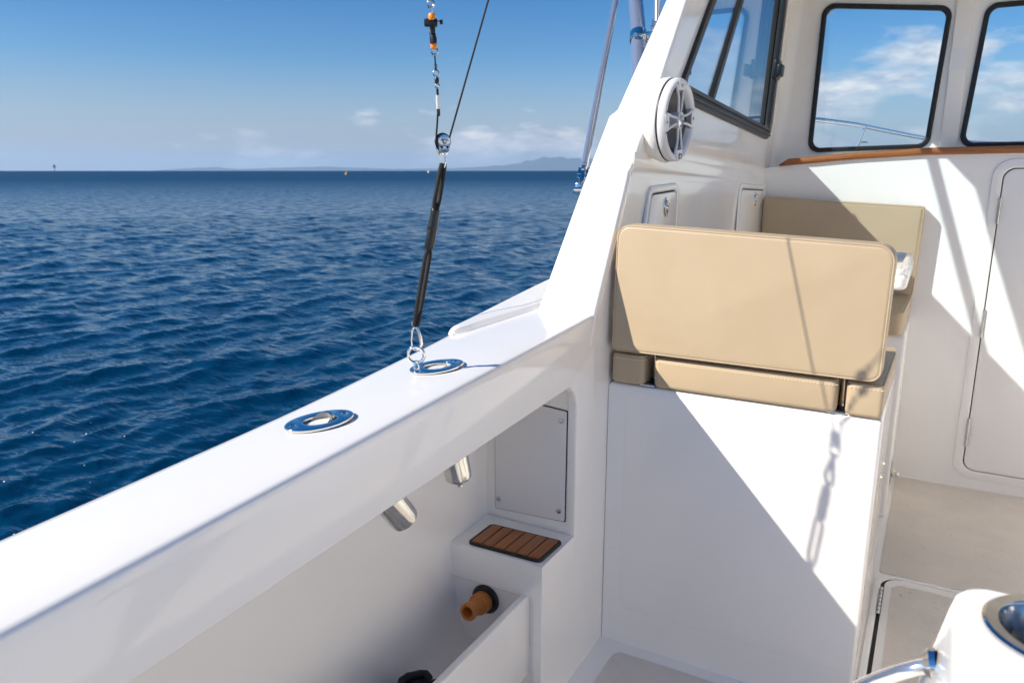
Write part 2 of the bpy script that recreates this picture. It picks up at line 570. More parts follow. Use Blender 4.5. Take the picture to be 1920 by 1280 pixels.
def build_sea():
    az0, az1 = R(-128), R(62)
    fine = np.linspace(az0, az1, 800)
    coarse = np.linspace(az1, az0 + 2 * math.pi, 90)[1:-1]
    az = np.concatenate([fine, coarse])
    rad = [0.0]
    r_ = 0.8
    while r_ < 6200:
        rad.append(r_)
        r_ *= 1.06 if r_ < 2.4 else (1.0062 if r_ < 32 else (1.02 if r_ < 400 else 1.05))
    rad = np.array(rad)
    A, Rr = np.meshgrid(az, rad)
    x = Rr * np.sin(A)
    y = Rr * np.cos(A)
    spacing = np.where(Rr < 32, Rr * 0.0062, np.where(Rr < 400, Rr * 0.02, Rr * 0.05))
    z = np.zeros_like(x)
    ox, oy = np.zeros_like(x), np.zeros_like(x)
    g = np.random.default_rng(5)
    main = R(-97)     # the way the wind sea runs
    lam = 6.0
    while lam > 0.10:
        for _ in range(3):
            L = lam * g.uniform(0.85, 1.18) * 0.42
            th = main + g.normal(0, 0.46)
            k = 2 * math.pi / L
            steep = 0.022 if L > 1.5 else (0.036 if L > 0.7 else (0.062 if L > 0.35 else 0.082))
            amp = steep / k
            fade = np.clip((L / spacing - 2.5) / 3.0, 0, 1)
            kx, ky = math.sin(th) * k, math.cos(th) * k
            # slow groups break the regular trains up
            ph = kx * x + ky * y + g.uniform(0, 6.28) + 1.1 * np.sin((kx * 0.13 - ky * 0.11) * x + (ky * 0.13 + kx * 0.11) * y + g.uniform(0, 6.28))
            grp = 0.65 + 0.5 * np.sin(0.17 * (ky * x - kx * y) + 0.09 * (kx * x + ky * y) + g.uniform(0, 6.28))
            z += fade * amp * grp * np.sin(ph)
            c = fade * amp * grp * np.cos(ph) * 0.75
            ox += math.sin(th) * c
            oy += math.cos(th) * c
        lam *= 0.80
    calm = np.clip((Rr - 1.0) / 2.0, 0, 1)
    x = x + ox * calm
    y = y + oy * calm
    z = z * calm + SEA_Z
    nr, na = x.shape
    co = np.stack([x, y, z], -1).reshape(-1, 3)
    i = np.arange(nr - 1)[:, None]
    j = np.arange(na)[None, :]
    j2 = (j + 1) % na
    f = np.stack([i * na + j, i * na + j2, (i + 1) * na + j2, (i + 1) * na + j], -1).reshape(-1, 4)
    me = bpy.data.meshes.new('sea')
    me.vertices.add(len(co))
    me.vertices.foreach_set('co', co.ravel())
    me.loops.add(f.size)
    me.loops.foreach_set('vertex_index', f.ravel().astype(np.int32))
    me.polygons.add(len(f))
    me.polygons.foreach_set('loop_start', (np.arange(len(f)) * 4).astype(np.int32))
    me.update(calc_edges=True)
    me.validate()
    me.flip_normals()
    # waves too small for the mesh, kept per vertex as the spread of their slopes
    at = me.attributes.new('fine_slope', 'FLOAT', 'POINT')
    at.data.foreach_set('value', np.clip(np.log(np.maximum(Rr, 1) / 7.0) / math.log(170 / 7.0), 0, 1).ravel().astype(np.float32))
    # a few bubbles of foam drifting by the hull
    g2 = np.random.default_rng(21)
    pick = np.nonzero((co[:, 0] < -2.6) & (co[:, 0] > -5.2) & (co[:, 1] > 1.2) & (co[:, 1] < 3.0))[0]
    geos = []
    for k in g2.choice(pick, 46, replace=False):
        c_ = Vector(co[k]) + Vector((0, 0, 0.001))
        q = abs(g2.normal(0, 0.0035)) + 0.0022
        geos.append(([c_ + Vector((q * math.cos(t) * m, q * math.sin(t) * m, h_)) for m, h_ in ((1.0, 0), (0.6, q * 0.5)) for t in np.linspace(0, 6.283, 7, endpoint=False)],
                     [(i_, (i_ + 1) % 7, 7 + (i_ + 1) % 7, 7 + i_) for i_ in range(7)] + [tuple(range(7, 14))]))
    fo = multi('foam', geos, FOAM, None, 60)
    tag(fo, 'scattered specks of white foam on the water beside the hull', kind='stuff')
    o = link('sea', me, SEA, None, 180)
    tag(o, 'deep blue choppy sea reaching to the horizon', 'sea', kind='structure')
    o.pop('category', None)
    return o


build_sea()


def hill(name, az_px, base_d, label):
    """a ridge standing far off; az_px holds (azimuth deg left of the bow, height in m)"""
    g = np.random.default_rng(3)
    az_px = sorted(az_px)
    tab_a = [a for a, h in az_px]
    tab_h = [h for a, h in az_px]
    rows = []
    n = 140
    for t in (0.0, 0.25, 0.5, 0.75, 1.0):
        row = []
        for i in range(n):
            a = tab_a[0] + (tab_a[-1] - tab_a[0]) * i / (n - 1)
            h = float(np.interp(a, tab_a, tab_h))
            h *= 1 + 0.05 * math.sin(a * 9.1) + 0.04 * math.sin(a * 23.7 + 1) + 0.03 * g.normal()
            d = base_d * (1 + 0.10 * t)
            prof = math.sin(min(1, t * 1.35) * math.pi / 2) if t < 0.76 else 0.55
            if t == 0:
                prof = 0
            row.append((-math.sin(R(a)) * d, math.cos(R(a)) * d, -12 + max(0, h * base_d / 24000 + 12) * prof))
        rows.append(row)
    o = grid(name, rows, HILL, None, 180)
    tag(o, label, kind='structure')
    return o


hill('hill', [(54.5, 0), (52, 80), (50.5, 110), (49, 50), (46, 95), (43, 130), (40.5, 90), (38, 60), (34.2, 70), (31.5, 130), (29.5, 190), (27.6, 380), (26.6, 430),
              (25, 390), (22.5, 350), (19, 280), (14, 320), (9, 180), (3, 240), (-6, 90)], 38000,
     'faint blue ridge of hills along the horizon')


def buoy(az, dist, h, body, label, cat, name, mat2=None):
    d = Vector((-math.sin(R(az)), math.cos(R(az)), 0)) * dist
    o = empty(name, (d.x, d.y, SEA_Z))
    tag(o, label, cat)
    M = Matrix.Translation((d.x, d.y, SEA_Z))
    if cat == 'buoy':
        lathe('float', [(0, -0.3), (h * 0.34, -0.3), (h * 0.40, h * 0.25), (h * 0.28, h * 0.5), (0, h * 0.55)], M, body, o, 14)
        lathe('top_mark', [(0, h * 0.5), (h * 0.14, h * 0.55), (h * 0.10, h * 0.95), (0, h)], M, mat2 or body, o, 10)
    else:
        lathe('pile', [(0, -1), (h * 0.035, -1), (h * 0.03, h), (0, h)], M, body, o, 8)
        rbox('platform', (-h * .16, -h * .16, h * 0.62), (h * .16, h * .16, h * 0.69), body, o, 0.01, 1, M)
        lathe('beacon', [(0, h * 0.69), (h * 0.10, h * 0.70), (h * 0.10, h * 0.98), (0, h * 1.02)], M, body, o, 8)
    return o


YEL = simple('yellow buoy paint', (0.55, 0.36, 0.05), 0.5)
WHT = simple('white buoy paint', (0.75, 0.72, 0.70), 0.5)
DKB = simple('dark beacon paint', (0.03, 0.035, 0.04), 0.6)
buoy(41.53, 330, 1.7, YEL, 'small yellow buoy floating near the horizon', 'buoy', 'buoy', YEL)
buoy(35.58, 620, 2.4, WHT, 'tiny white buoy on the horizon left of the black cord', 'buoy', 'buoy', WHT)
buoy(60.07, 900, 7.5, DKB, 'dark channel marker post standing on the horizon at far left', 'marker', 'channel_marker')
buoy(63.2, 520, 1.4, WHT, 'pale buoy at the left end of the horizon', 'buoy', 'buoy', WHT)

# ------------------------------------------------------------------ the boat: shell
boat = empty('fishing_boat')
tag(boat, 'white open-backed pilothouse fishing boat seen from its cockpit', 'boat')
XC = 0.36                      # centreline
XL = -0.76                     # inner face of the port bulwark
YB = 1.8975                    # aft face of the seat box


def mir(p):
    return (2 * XC - p[0], p[1], p[2])


def zg(y):
    return 0.915 + 0.0525 * y if y < 2.6 else 1.0515 + 0.075 * (y - 2.6)


xo = lerp_tab([(-1.7, -0.955), (0.4, -0.962), (0.75, -0.961), (0.95, -0.964), (1.37, -0.992), (1.6, -1.020), (2.11, -1.07), (2.8, -1.10), (3.6, -1.06),
               (4.4, -0.92), (5.2, -0.66), (6.0, -0.26), (6.6, 0.10), (6.95, 0.355)])


def smooth_curve(f, y, h=0.12):
    return sum(f(y + k * h) for k in (-1, -0.5, 0, 0.5, 1)) / 5


ys = list(np.linspace(-1.6, 2.2, 40)) + list(np.linspace(2.35, 6.85, 24))


def hull_row(y):
    e = smooth_curve(xo, y)
    z = zg(y)
    k = min(1.0, max(0.0, (6.9 - y) / 3.0))
    return [(e, y, z - 0.018), (e - 0.004, y, z - 0.05), (e - 0.075 * k, y, z - 0.17), (e - 0.078 * k, y, 0.45), (e - 0.05 * k, y, 0.1),
            (e + (0.12 + (1 - k) * 0.2), y, -0.35), (e + (0.3 + (1 - k) * 0.3), y, -0.7)]


grid('hull_side', [hull_row(y) for y in ys], GEL, boat, 60)
grid('hull_side', [[mir(p) for p in hull_row(y)] for y in ys], GEL, boat, 60, flip=True)


def cap_row(y):
    e = smooth_curve(xo, y)
    z = zg(y)
    return [(e, y, z - 0.018), (e + 0.002, y, z - 0.008), (e + 0.008, y, z - 0.001), (e + 0.02, y, z + 0.0005), (-0.86, y, z + 0.003), (-0.80, y, z + 0.002),
            (XL - 0.0105, y, z), (XL - 0.0055, y, z - 0.0012), (XL - 0.0018, y, z - 0.0042), (XL, y, z - 0.0095), (XL, y, z - 0.026)]


yc = list(np.linspace(-1.6, 2.35, 60))
grid('gunwale', [cap_row(y) for y in yc], GEL, boat, 60)
grid('gunwale', [[mir(p) for p in cap_row(y)] for y in yc], GEL, boat, 60, flip=True)


# bulwark liner: face under the gunwale with the long storage opening
def lipz(y):
    return 0.772 + 0.04 * y


opening = [(1.685, 0.425), (1.685, lipz(1.685) + 0.012)]
corner_pts = rpoly([(1.685, 0.425), (1.685, lipz(1.685) + 0.008), (-1.59, lipz(-1.59))], [0, 0.055, 0], 10)
outline = [(-1.59, zg(-1.59) - 0.026), (YB + 0.02, zg(YB + 0.02) - 0.026), (YB + 0.02, 0.0), (1.4975, 0.0), (1.4975, 0.425)] + corner_pts


def bulwark(name, outl, x, sgn, parent):
    bm = bmesh.new()
    vs_ = [bm.verts.new((x, a, b)) for a, b in outl]
    f = bm.faces.new(vs_)
    ex = bmesh.ops.extrude_face_region(bm, geom=[f])
    for v in ex['geom']:
        if isinstance(v, bmesh.types.BMVert):
            v.co.x -= 0.022 * sgn
    bmesh.ops.recalc_face_normals(bm, faces=bm.faces)
    ed = []
    for e in bm.edges:
        a, b = e.verts
        if abs(a.co.x - x) < 1e-6 and abs(b.co.x - x) < 1e-6:
            m = (a.co + b.co) / 2
            if m.z < zg(m.y) - 0.05 and not (abs(m.y - YB - 0.02) < 1e-3) and m.z > 0.428 and m.y < 1.68 or (m.z > 0.44 and m.y > 1.6 and m.z < 0.86 and m.y < 1.70):
                ed.append(e)
    bmesh.ops.bevel(bm, geom=ed, offset=0.007, segments=3, profile=0.5, affect='EDGES')
    me = bpy.data.meshes.new(name)
    bm.to_mesh(me)
    bm.free()
    return link(name, me, GEL, parent, 40)


bulwark('bulwark', outline, XL, 1, boat)
bulwark('bulwark', [(-1.59, zg(-1.59) - 0.026), (YB, zg(YB) - 0.026), (YB, 0.0), (-1.59, 0.0)], 2 * XC - XL, -1, boat)

# inside of the storage recess: hull wall curving down to a gutter, forward end wall, step, gutter front
rec = []
for y in list(np.linspace(-1.58, 1.70, 36)):
    d = 0.028 * (1 - max(0, min(1, (y + 0.2) / 1.6)))
    rec.append([(-0.775, y, 0.875 + 0.045 * y), (-0.97 + d, y, 0.865 + 0.045 * y), (-1.005 + d, y, 0.84 + 0.045 * y), (-1.028 + d, y, 0.74), (-1.032 + d, y, 0.55),
                (-1.03 + d, y, 0.40), (-1.022 + d, y, 0.28), (-1.006 + d, y, 0.20), (-0.985 + d, y, 0.163), (-0.955 + d, y, 0.15), (-0.815, y, 0.147)])
grid('recess_wall', rec, GEL, boat, 70)
mesh('recess_end', [(-1.06, 1.688, 0.40), (-0.765, 1.688, 0.40), (-0.765, 1.688, 0.96), (-1.06, 1.688, 0.96)], [(0, 1, 2, 3)], GEL, boat)
ap = rpoly([(-1.002, 0.452), (-0.789, 0.461), (-0.787, 0.768), (-1.002, 0.785)], 0.004, 3)
acc = plate('access_panel', ap, [], 0.004, MXZ(1.6845), WHITE_P, boat, 0.0008)
tag(acc, 'flat removable panel screwed to the end of the side recess')
plate('gap', rpoly([(-1.0045, 0.4495), (-0.7865, 0.4585), (-0.7845, 0.7705), (-1.0045, 0.7875)], 0.004, 3), [], 0.001, MXZ(1.6868), DARK, acc)
for sx_, sz_ in ((-0.992, 0.481), (-0.804, 0.488), (-0.802, 0.741), (-0.992, 0.752)):
    lathe('screw', [(0, 0.0022), (0.0028, 0.002), (0.0032, 0.0034), (0.0062, 0.003), (0.0068, 0.0)], basis((sx_, 1.6826, sz_), (0, -1, 0)), STEEL_D, acc, 14)

# step moulding with rounded edges
bm = bmesh.new()
bm_box(bm, (-1.05, 1.4970, 0.335), (XL + 0.0007, 1.684, 0.4255))
bmesh.ops.bevel(bm, geom=[e for e in bm.edges if all(v.co.z > 0.42 for v in e.verts) and sum(v.co.y for v in e.verts) < 3.3], offset=0.011, segments=4, profile=0.5, affect='EDGES')
me = bpy.data.meshes.new('step')
bm.to_mesh(me)
bm.free()
link('step', me, GEL, boat, 40)
mesh('gutter_end', [(-1.06, 1.505, 0.0), (XL - 0.003, 1.505, 0.0), (XL - 0.003, 1.505, 0.36), (-1.06, 1.505, 0.36)], [(0, 1, 2, 3)], GEL, boat)
tube('sealant_bead', [(-1.02, 1.5015, 0.333), (-0.93, 1.5015, 0.334), (-0.80, 1.5015, 0.333)], 0.005, GEL, boat, 8)
rbox('gutter_front', (-0.816, -1.58, 0.113), (-0.796, 1.5045, 0.340), GEL, boat, 0.004, 3)
rbox('gutter_floor', (-1.04, -1.58, 0.132), (-0.818, 1.504, 0.146), GEL, boat, 0.0)

# sole
rbox('cockpit_sole', (-1.02, -1.6, -0.06), (1.75, 3.74, 0.0), GEL, boat, 0.0)
plate('cockpit_nonskid', rpoly([(-0.695, -1.4), (1.40, -1.4), (1.40, 1.852), (-0.695, 1.852)], 0.03), [], 0.003, MXY(0.0016), SOLE_W, boat, 0.001)
plate('cabin_nonskid', rpoly([(-0.052, 2.722), (0.85, 2.722), (0.85, 3.70), (-0.052, 3.70)], 0.012), [], 0.003, MXY(0.0016), SOLE, boat, 0.001)
plate('transom', [(-1.0, -0.3), (1.72, -0.3), (1.72, 0.80), (-1.0, 0.80)], [], 0.08, MXZ(-1.62), GEL, boat, 0.01)

# seat boxes
bm = bmesh.new()
bm_box(bm, (XL + 0.002, YB, 0.0), (-0.066, 2.40, 0.801))
bmesh.ops.bevel(bm, geom=[e for e in bm.edges if all(v.co.x > -0.1 for v in e.verts) or all(v.co.z > 0.7 for v in e.verts)], offset=0.014, segments=5, profile=0.5, affect='EDGES')
me = bpy.data.meshes.new('seat_box')
bm.to_mesh(me)
bm.free()
aft_box = link('seat_box', me, GEL, boat, 40)
pp = rpoly([(-0.715, 0.085), (-0.62, 0.085), (-0.62, 0.80), (-0.715, 0.80)], 0.03)
plate('moulded_panel', rpoly([(-0.705, 0.115), (-0.082, 0.115), (-0.082, 0.785), (-0.705, 0.785)], 0.03), [], 0.0014, MXZ(YB - 0.0002), GEL, aft_box, 0.0007)
for yy in (2.16, 2.27):
    lathe('stud', [(0.0, 0.005), (0.0045, 0.0045), (0.006, 0.002), (0.0075, 0.0)], basis((-0.0662, yy, 0.565), (1, 0, 0)), STEEL, aft_box, 16)
fwd_box = rbox('seat_box', (-0.735, 3.20, 0.0), (-0.066, 3.716, 0.755), GEL, boat, 0.012, 3)
lt = empty('latch', (-0.064, 3.27, 0.16))
lt.parent = fwd_box
lt.matrix_parent_inverse = parent_world(fwd_box).inverted()
rbox('plate', (-0.0655, 3.235, 0.135), (-0.062, 3.30, 0.215), STEEL_D, lt, 0.001, 1)
rbox('lever', (-0.062, 3.245, 0.160), (-0.035, 3.285, 0.186), STEEL, lt, 0.006, 3)

# ---- cabin side: raked wing, inner wall with window opening, outer skin
inner_edge = lerp_tab([(0.93, 1.752), (0.99, 1.776), (1.009, 1.786), (1.375, 1.968), (1.863, 2.30), (2.31, 2.62)])
outer_edge = lerp_tab([(0.93, 1.685), (1.006, 1.736), (1.33, 1.951), (1.527, 2.092), (1.55, 2.150), (1.90, 2.459), (2.31, 2.79)])


def xin(z):
    if z < 1.372:
        return -0.7592 + 0.0125 * max(0, min(1, (z - 1.0) / 0.33))
    return -0.742 + 0.062 * (z - 1.375)


def xout(z):
    return -0.907 + 0.086 * (z - 1.0)


def zseam(y):
    return 1.375 - 0.034 * (y - 1.95)


def build_cabin_side(mirror=False):
    fm = (lambda p: mir(p)) if mirror else (lambda p: p)
    nm = 'cabin_side'
    rows = []
    zs = [0.93, 0.96, 0.99, 1.0, 1.01, 1.05, 1.10, 1.15, 1.2, 1.25, 1.30, 1.34, 1.366, 1.374, 1.382, 1.42, 1.48, 1.52, 1.527, 1.538, 1.55, 1.558, 1.60, 1.7, 1.8, 1.9, 2.0, 2.1, 2.2, 2.31]
    for z in zs:
        yi, yo = inner_edge(z), outer_edge(z)
        xi, xq = xin(z), xout(z)
        if 1.37 < z < 1.378:
            xi -= 0.004
        p0, p1 = Vector((xi, yi, z)), Vector((xq, yo, z))
        d = (p1 - p0)
        row = [Vector((xi, yi + 0.022, z)), Vector((xi, yi + 0.010, z)), Vector((xi - 0.0015, yi + 0.0045, z)), Vector((xi - 0.0045, yi + 0.0012, z)), Vector((xi - 0.010, yi, z)) + d * 0.0]
        for t in (0.2, 0.4, 0.6, 0.8):
            row.append(p0 + d * t + Vector((0, -0.002 * math.sin(t * math.pi), 0)))
        row += [p1 + Vector((0.012, 0, 0)), p1 + Vector((0.004, 0.002, 0)), p1 + Vector((0.0, 0.008, 0)), p1 + Vector((0, 0.020, 0)), p1 + Vector((0.03, 0.03, 0))]
        rows.append([fm(q) for q in row])
    grid(nm + '_pillar', rows, GEL, boat, 50, flip=mirror)
    # lower inner wall up to the moulded seam
    rows = []
    n = 26
    for k in range(9):
        row = []
        for i in range(n):
            z0 = 0.78 + k / 8 * 0.60
            u = i / (n - 1)
            z = z0
            ya = inner_edge(max(0.99, min(z, 1.375))) + 0.022 if z > 1.0 else 1.80
            y = ya + (3.73 - ya) * u
            z = 0.78 + (zseam(y) - 0.004 - 0.78) * k / 8
            x = xin(min(z, 1.37))
            row.append(fm((x + max(0, y - 1.9) * 0.009, y, z)))
        rows.append(row)
    grid('cabin_lower_wall', rows, GEL, boat, 50, flip=mirror)
    # soft moulded ledge along the seam
    rows = []
    for i in range(n):
        u = i / (n - 1)
        y = 1.985 + (3.73 - 1.985) * u
        zz = zseam(y)
        xl = xin(1.37) + (y - 1.9) * 0.009
        xu = -0.742 + 0.0015
        rows.append([fm((xl, y, zz - 0.016)), fm((xl - 0.002, y, zz - 0.006)), fm((xl - 0.004, y, zz)), fm(((xl + xu) / 2 - 0.001, y, zz + 0.006)), fm((xu, y, zz + 0.014)), fm((xin(zz + 0.05), y, zz + 0.05))])
    grid('seam_ledge', rows, GEL, boat, 180, flip=not mirror)


SIDE_WIN = [(2.285, 1.591), (3.70, 1.515), (3.665, 2.200), (2.775, 2.200)]
WIN_R = [0.03, 0.075, 0.075, 0.05]
LEAN = 0.062


def MSIDE(off=0.0, mirror=False):
    """plane of the upper cabin wall: local x -> y, local y -> z, leaning inboard"""
    M = Matrix(((0, LEAN, 1, -0.742 - LEAN * 1.375 + off), (1, 0, 0, 0), (0, 1, 0, 0), (0, 0, 0, 1)))
    if mirror:
        M = Matrix(((-1, 0, 0, 2 * XC), (0, 1, 0, 0), (0, 0, 1, 0), (0, 0, 0, 1))) @ M
    return M


for mirr in (False, True):
    build_cabin_side(mirr)
    edge = [(inner_edge(z) + 0.0215, z) for z in (2.305, 2.1, 1.9, 1.863, 1.7, 1.5, 1.385)]
    outl = [(3.86, 1.345), (3.86, 2.305)] + edge + [(2.8, 1.36)]
    plate('cabin_upper_wall', outl[::-1], [rpoly(SIDE_WIN, WIN_R, 8)], 0.012, MSIDE(-0.006, mirr), GEL, boat, 0.0, 30)
    # outer skin below and ahead of the window
    plate('cabin_outer_skin', [(2.05, 1.0), (3.95, 1.06), (3.95, 1.50), (2.30, 1.52)], [], 0.01,
          (Matrix(((-1, 0, 0, 2 * XC), (0, 1, 0, 0), (0, 0, 1, 0), (0, 0, 0, 1))) if mirr else Matrix.Identity(4)) @
          Matrix(((0, 0.086, 1, -0.905 - 0.086), (1, 0, 0, 0), (0, 1, 0, 0), (0, 0, 0, 1))), GEL, boat)

# side window: frame, mullion, panes, catch
SW2 = SIDE_WIN


def side_window(mirr=False):
    win = empty('side_window', (2 * XC + 0.72 if mirr else -0.72, 2.9, 1.56))
    win.parent = boat
    M = lambda off: MSIDE(off, mirr)
    ring_i = [(2.345, 1.632), (3.630, 1.562), (3.605, 2.17), (2.795, 2.17)]
    plate('frame', rpoly(inset(SIDE_WIN, -0.006), WIN_R, 8), [rpoly(ring_i, [0.01, 0.012, 0.01, 0.01], 4)], 0.020, M(0.002), GREY_FR, win, 0.003)
    plate('outer_frame', rpoly(inset(SIDE_WIN, 0.0), WIN_R, 8), [rpoly(inset(ring_i, -0.004), 0.01, 4)], 0.022, M(-0.022), GREY_FR, win, 0.003)
    # sill track lips
    tube('track_lip', [M(0.016) @ Vector((2.36, 1.617, 0)), M(0.016) @ Vector((3.65, 1.548, 0))], 0.004, GREY_FR, win, 8)
    tube('track_lip', [M(0.014) @ Vector((2.34, 1.599, 0)), M(0.014) @ Vector((3.67, 1.530, 0))], 0.004, GREY_FR, win, 8)
    mull = [(2.695, 1.620), (2.732, 1.616), (3.105, 2.18), (3.070, 2.18)]
    plate('mullion', mull, [], 0.022, M(-0.012), BLACK_P, win, 0.003)
    plate('aft_pane', [(2.35, 1.61), (2.75, 1.60), (3.11, 2.16), (2.80, 2.16)], [], 0.004, M(-0.012), GLASS_S, win)
    plate('forward_pane', [(2.72, 1.60), (3.64, 1.56), (3.62, 2.16), (3.08, 2.16)], [], 0.004, M(-0.030), GLASS_S, win)
    plate('jamb', [(3.602, 1.585), (3.628, 1.584), (3.606, 2.14), (3.580, 2.14)], [], 0.016, M(0.014), BLACK_P, win, 0.003)
    if not mirr:
        h = empty('catch', M(0.02) @ Vector((3.60, 1.80, 0)))
        h.parent = win
        h.matrix_parent_inverse = parent_world(win).inverted()
        rbox('catch_body', (3.555, 1.765, 0.010), (3.645, 1.845, 0.030), BLACK_P, win, 0.006, 3, M(0.0))
        rbox('catch_lever', (3.53, 1.772, 0.030), (3.60, 1.822, 0.052), BLACK_P, win, 0.007, 3, M(0.0))
        bpy.data.objects.remove(h)
        plate('maker_mark', [(2.42, 1.668), (2.445, 1.667), (2.445, 1.678), (2.42, 1.679)], [], 0.0006, M(-0.0082), BLACK, win)
    return win


side_window(False)
side_window(True)

# ---- bulkhead under the windscreen, teak capping, cabin door
ztop = lerp_tab([(-0.74, 1.385), (-0.66, 1.398), (-0.36, 1.425), (-0.08, 1.441), (0.27, 1.446), (0.45, 1.446), (0.8, 1.441), (1.1, 1.425), (1.38, 1.398), (1.46, 1.385)])
top_line = [(x, ztop(x)) for x in np.linspace(1.47, -0.75, 40)]
door_c = [(0.205, 0.083), (0.80, 0.083), (0.80, 1.383), (0.205, 1.383)]
blk = plate('bulkhead', [(-0.75, -0.02), (1.47, -0.02)] + top_line, [rpoly(inset(door_c, -0.003), 0.045, 8)], 0.03, MXZ(3.735), GEL, boat, 0.0, 30)
# raised door surround
plate('door_surround', rpoly(inset(door_c, -0.040), 0.075, 10), [rpoly(inset(door_c, -0.003), 0.045, 8)], 0.008, MXZ(3.718), GEL, boat, 0.004)
mesh('door_recess', [(0.15, 3.745, 0.03), (0.85, 3.745, 0.03), (0.85, 3.745, 1.43), (0.15, 3.745, 1.43)], [(0, 1, 2, 3)], DARK, boat)
door = plate('cabin_door', rpoly(inset(door_c, 0.0015), 0.043, 8), [], 0.022, MXZ(3.7265), GEL, boat, 0.002)
for z0, z1 in ((1.16, 1.268), (0.681, 0.801), (0.19, 0.32)):
    hg = tube('hinge', [(0.2045, 3.712, z0), (0.2045, 3.712, z1)], 0.0042, STEEL_D, door, 10)
    for i in range(6):
        zc = z0 + (z1 - z0) * (i + 0.5) / 6
        tube('knuckle', [(0.2045, 3.712, zc - 0.0085), (0.2045, 3.712, zc + 0.0085)], 0.0055, STEEL_D, hg, 10)
# dashboard shelf behind the capping
grid('dashboard', [[(x, 3.72, ztop(x) + 0.004), (x, 3.90, ztop(x) + 0.006)] for x in np.linspace(-0.72, 1.44, 24)], GEL, boat, 60)
rows = []
for x in np.linspace(-0.672, 1.392, 60):
    z = ztop(x)
    e = min(1.0, min((x + 0.672), (1.392 - x)) / 0.02)
    h = 0.028 * (0.35 + 0.65 * math.sqrt(max(0, e))) * (0.85 + 0.15 * e)
    rows.append([(x, 3.735, z - 0.002), (x, 3.707, z - 0.002), (x, 3.7, z + 0.002), (x, 3.696, z + 0.008), (x, 3.696, z + h - 0.008), (x, 3.700, z + h - 0.002), (x, 3.708, z + h), (x, 3.77, z + h)])
tk = grid('teak_capping', rows, TEAK_T, boat, 60, flip=True)
tag(tk, 'narrow varnished teak strip along the top of the bulkhead')

# ---- windscreen wall with its panes
W1 = [(-0.580, 1.456), (-0.078, 1.469), (-0.049, 2.047), (-0.565, 2.108)]
W2 = [(0.031, 1.471), (0.689, 1.471), (0.653, 2.044), (0.067, 2.044)]
W3 = [(2 * XC + 0.078, 1.469), (2 * XC + 0.580, 1.456), (2 * XC + 0.565, 2.108), (2 * XC + 0.049, 2.047)]
wr = 0.05
plate('windscreen_wall', [(-0.74, 1.36), (2 * XC + 0.74, 1.36), (2 * XC + 0.70, 2.32), (-0.70, 2.32)],
      [rpoly(inset(c, 0.012), wr, 8) for c in (W1, W2, W3)], 0.05, MXZ(3.877), GEL, boat, 0.0, 30)
for i, c in enumerate((W1, W2, W3)):
    wn = plate('windscreen_gasket', rpoly(c, wr, 8), [rpoly(inset(c, 0.021), wr * 0.7, 8)], 0.022, MXZ(3.8495), BLACK, boat, 0.005)
    plate('pane', rpoly(inset(c, 0.015), wr, 8), [], 0.005, MXZ(3.848), GLASS, wn)
plate('maker_mark', [(-0.352, 1.498), (-0.325, 1.498), (-0.325, 1.502), (-0.352, 1.502)], [], 0.0005, MXZ(3.844), BLACK, boat)
# moulded mullion rib and a clear sticker on it
rbox('windscreen_rib', (-0.040, 3.836, 1.44), (0.028, 3.852, 2.16), GEL, boat, 0.007, 3)
STK = simple('clear label', (0.84, 0.84, 0.84), 0.12)
plate('label_sticker', rpoly([(-0.040, 1.79), (0.020, 1.79), (0.026, 1.875), (-0.036, 1.875)], 0.003, 2), [], 0.0006, MXZ(3.8354), STK, boat)
# rounded corner post between side and windscreen
rows = []
for z in np.linspace(1.385, 2.31, 12):
    x0 = xin(max(z, 1.376)) + 0.001
    row = []
    for k in range(9):
        a = R(90) * k / 8
        row.append((x0 + 0.05 * (1 - math.cos(a)), 3.80 + 0.05 * math.sin(a) + 0.001, z))
    rows.append([(x0, 3.72, z)] + row + [(x0 + 0.09, 3.851, z)])
grid('corner_post', rows, GEL, boat, 180)
grid('corner_post', [[mir(p) for p in r_] for r_ in rows], GEL, boat, 180)
# roof
rbox('roof', (-0.80, 2.50, 2.30), (2 * XC + 0.80, 4.15, 2.39), GEL, boat, 0.03, 4)

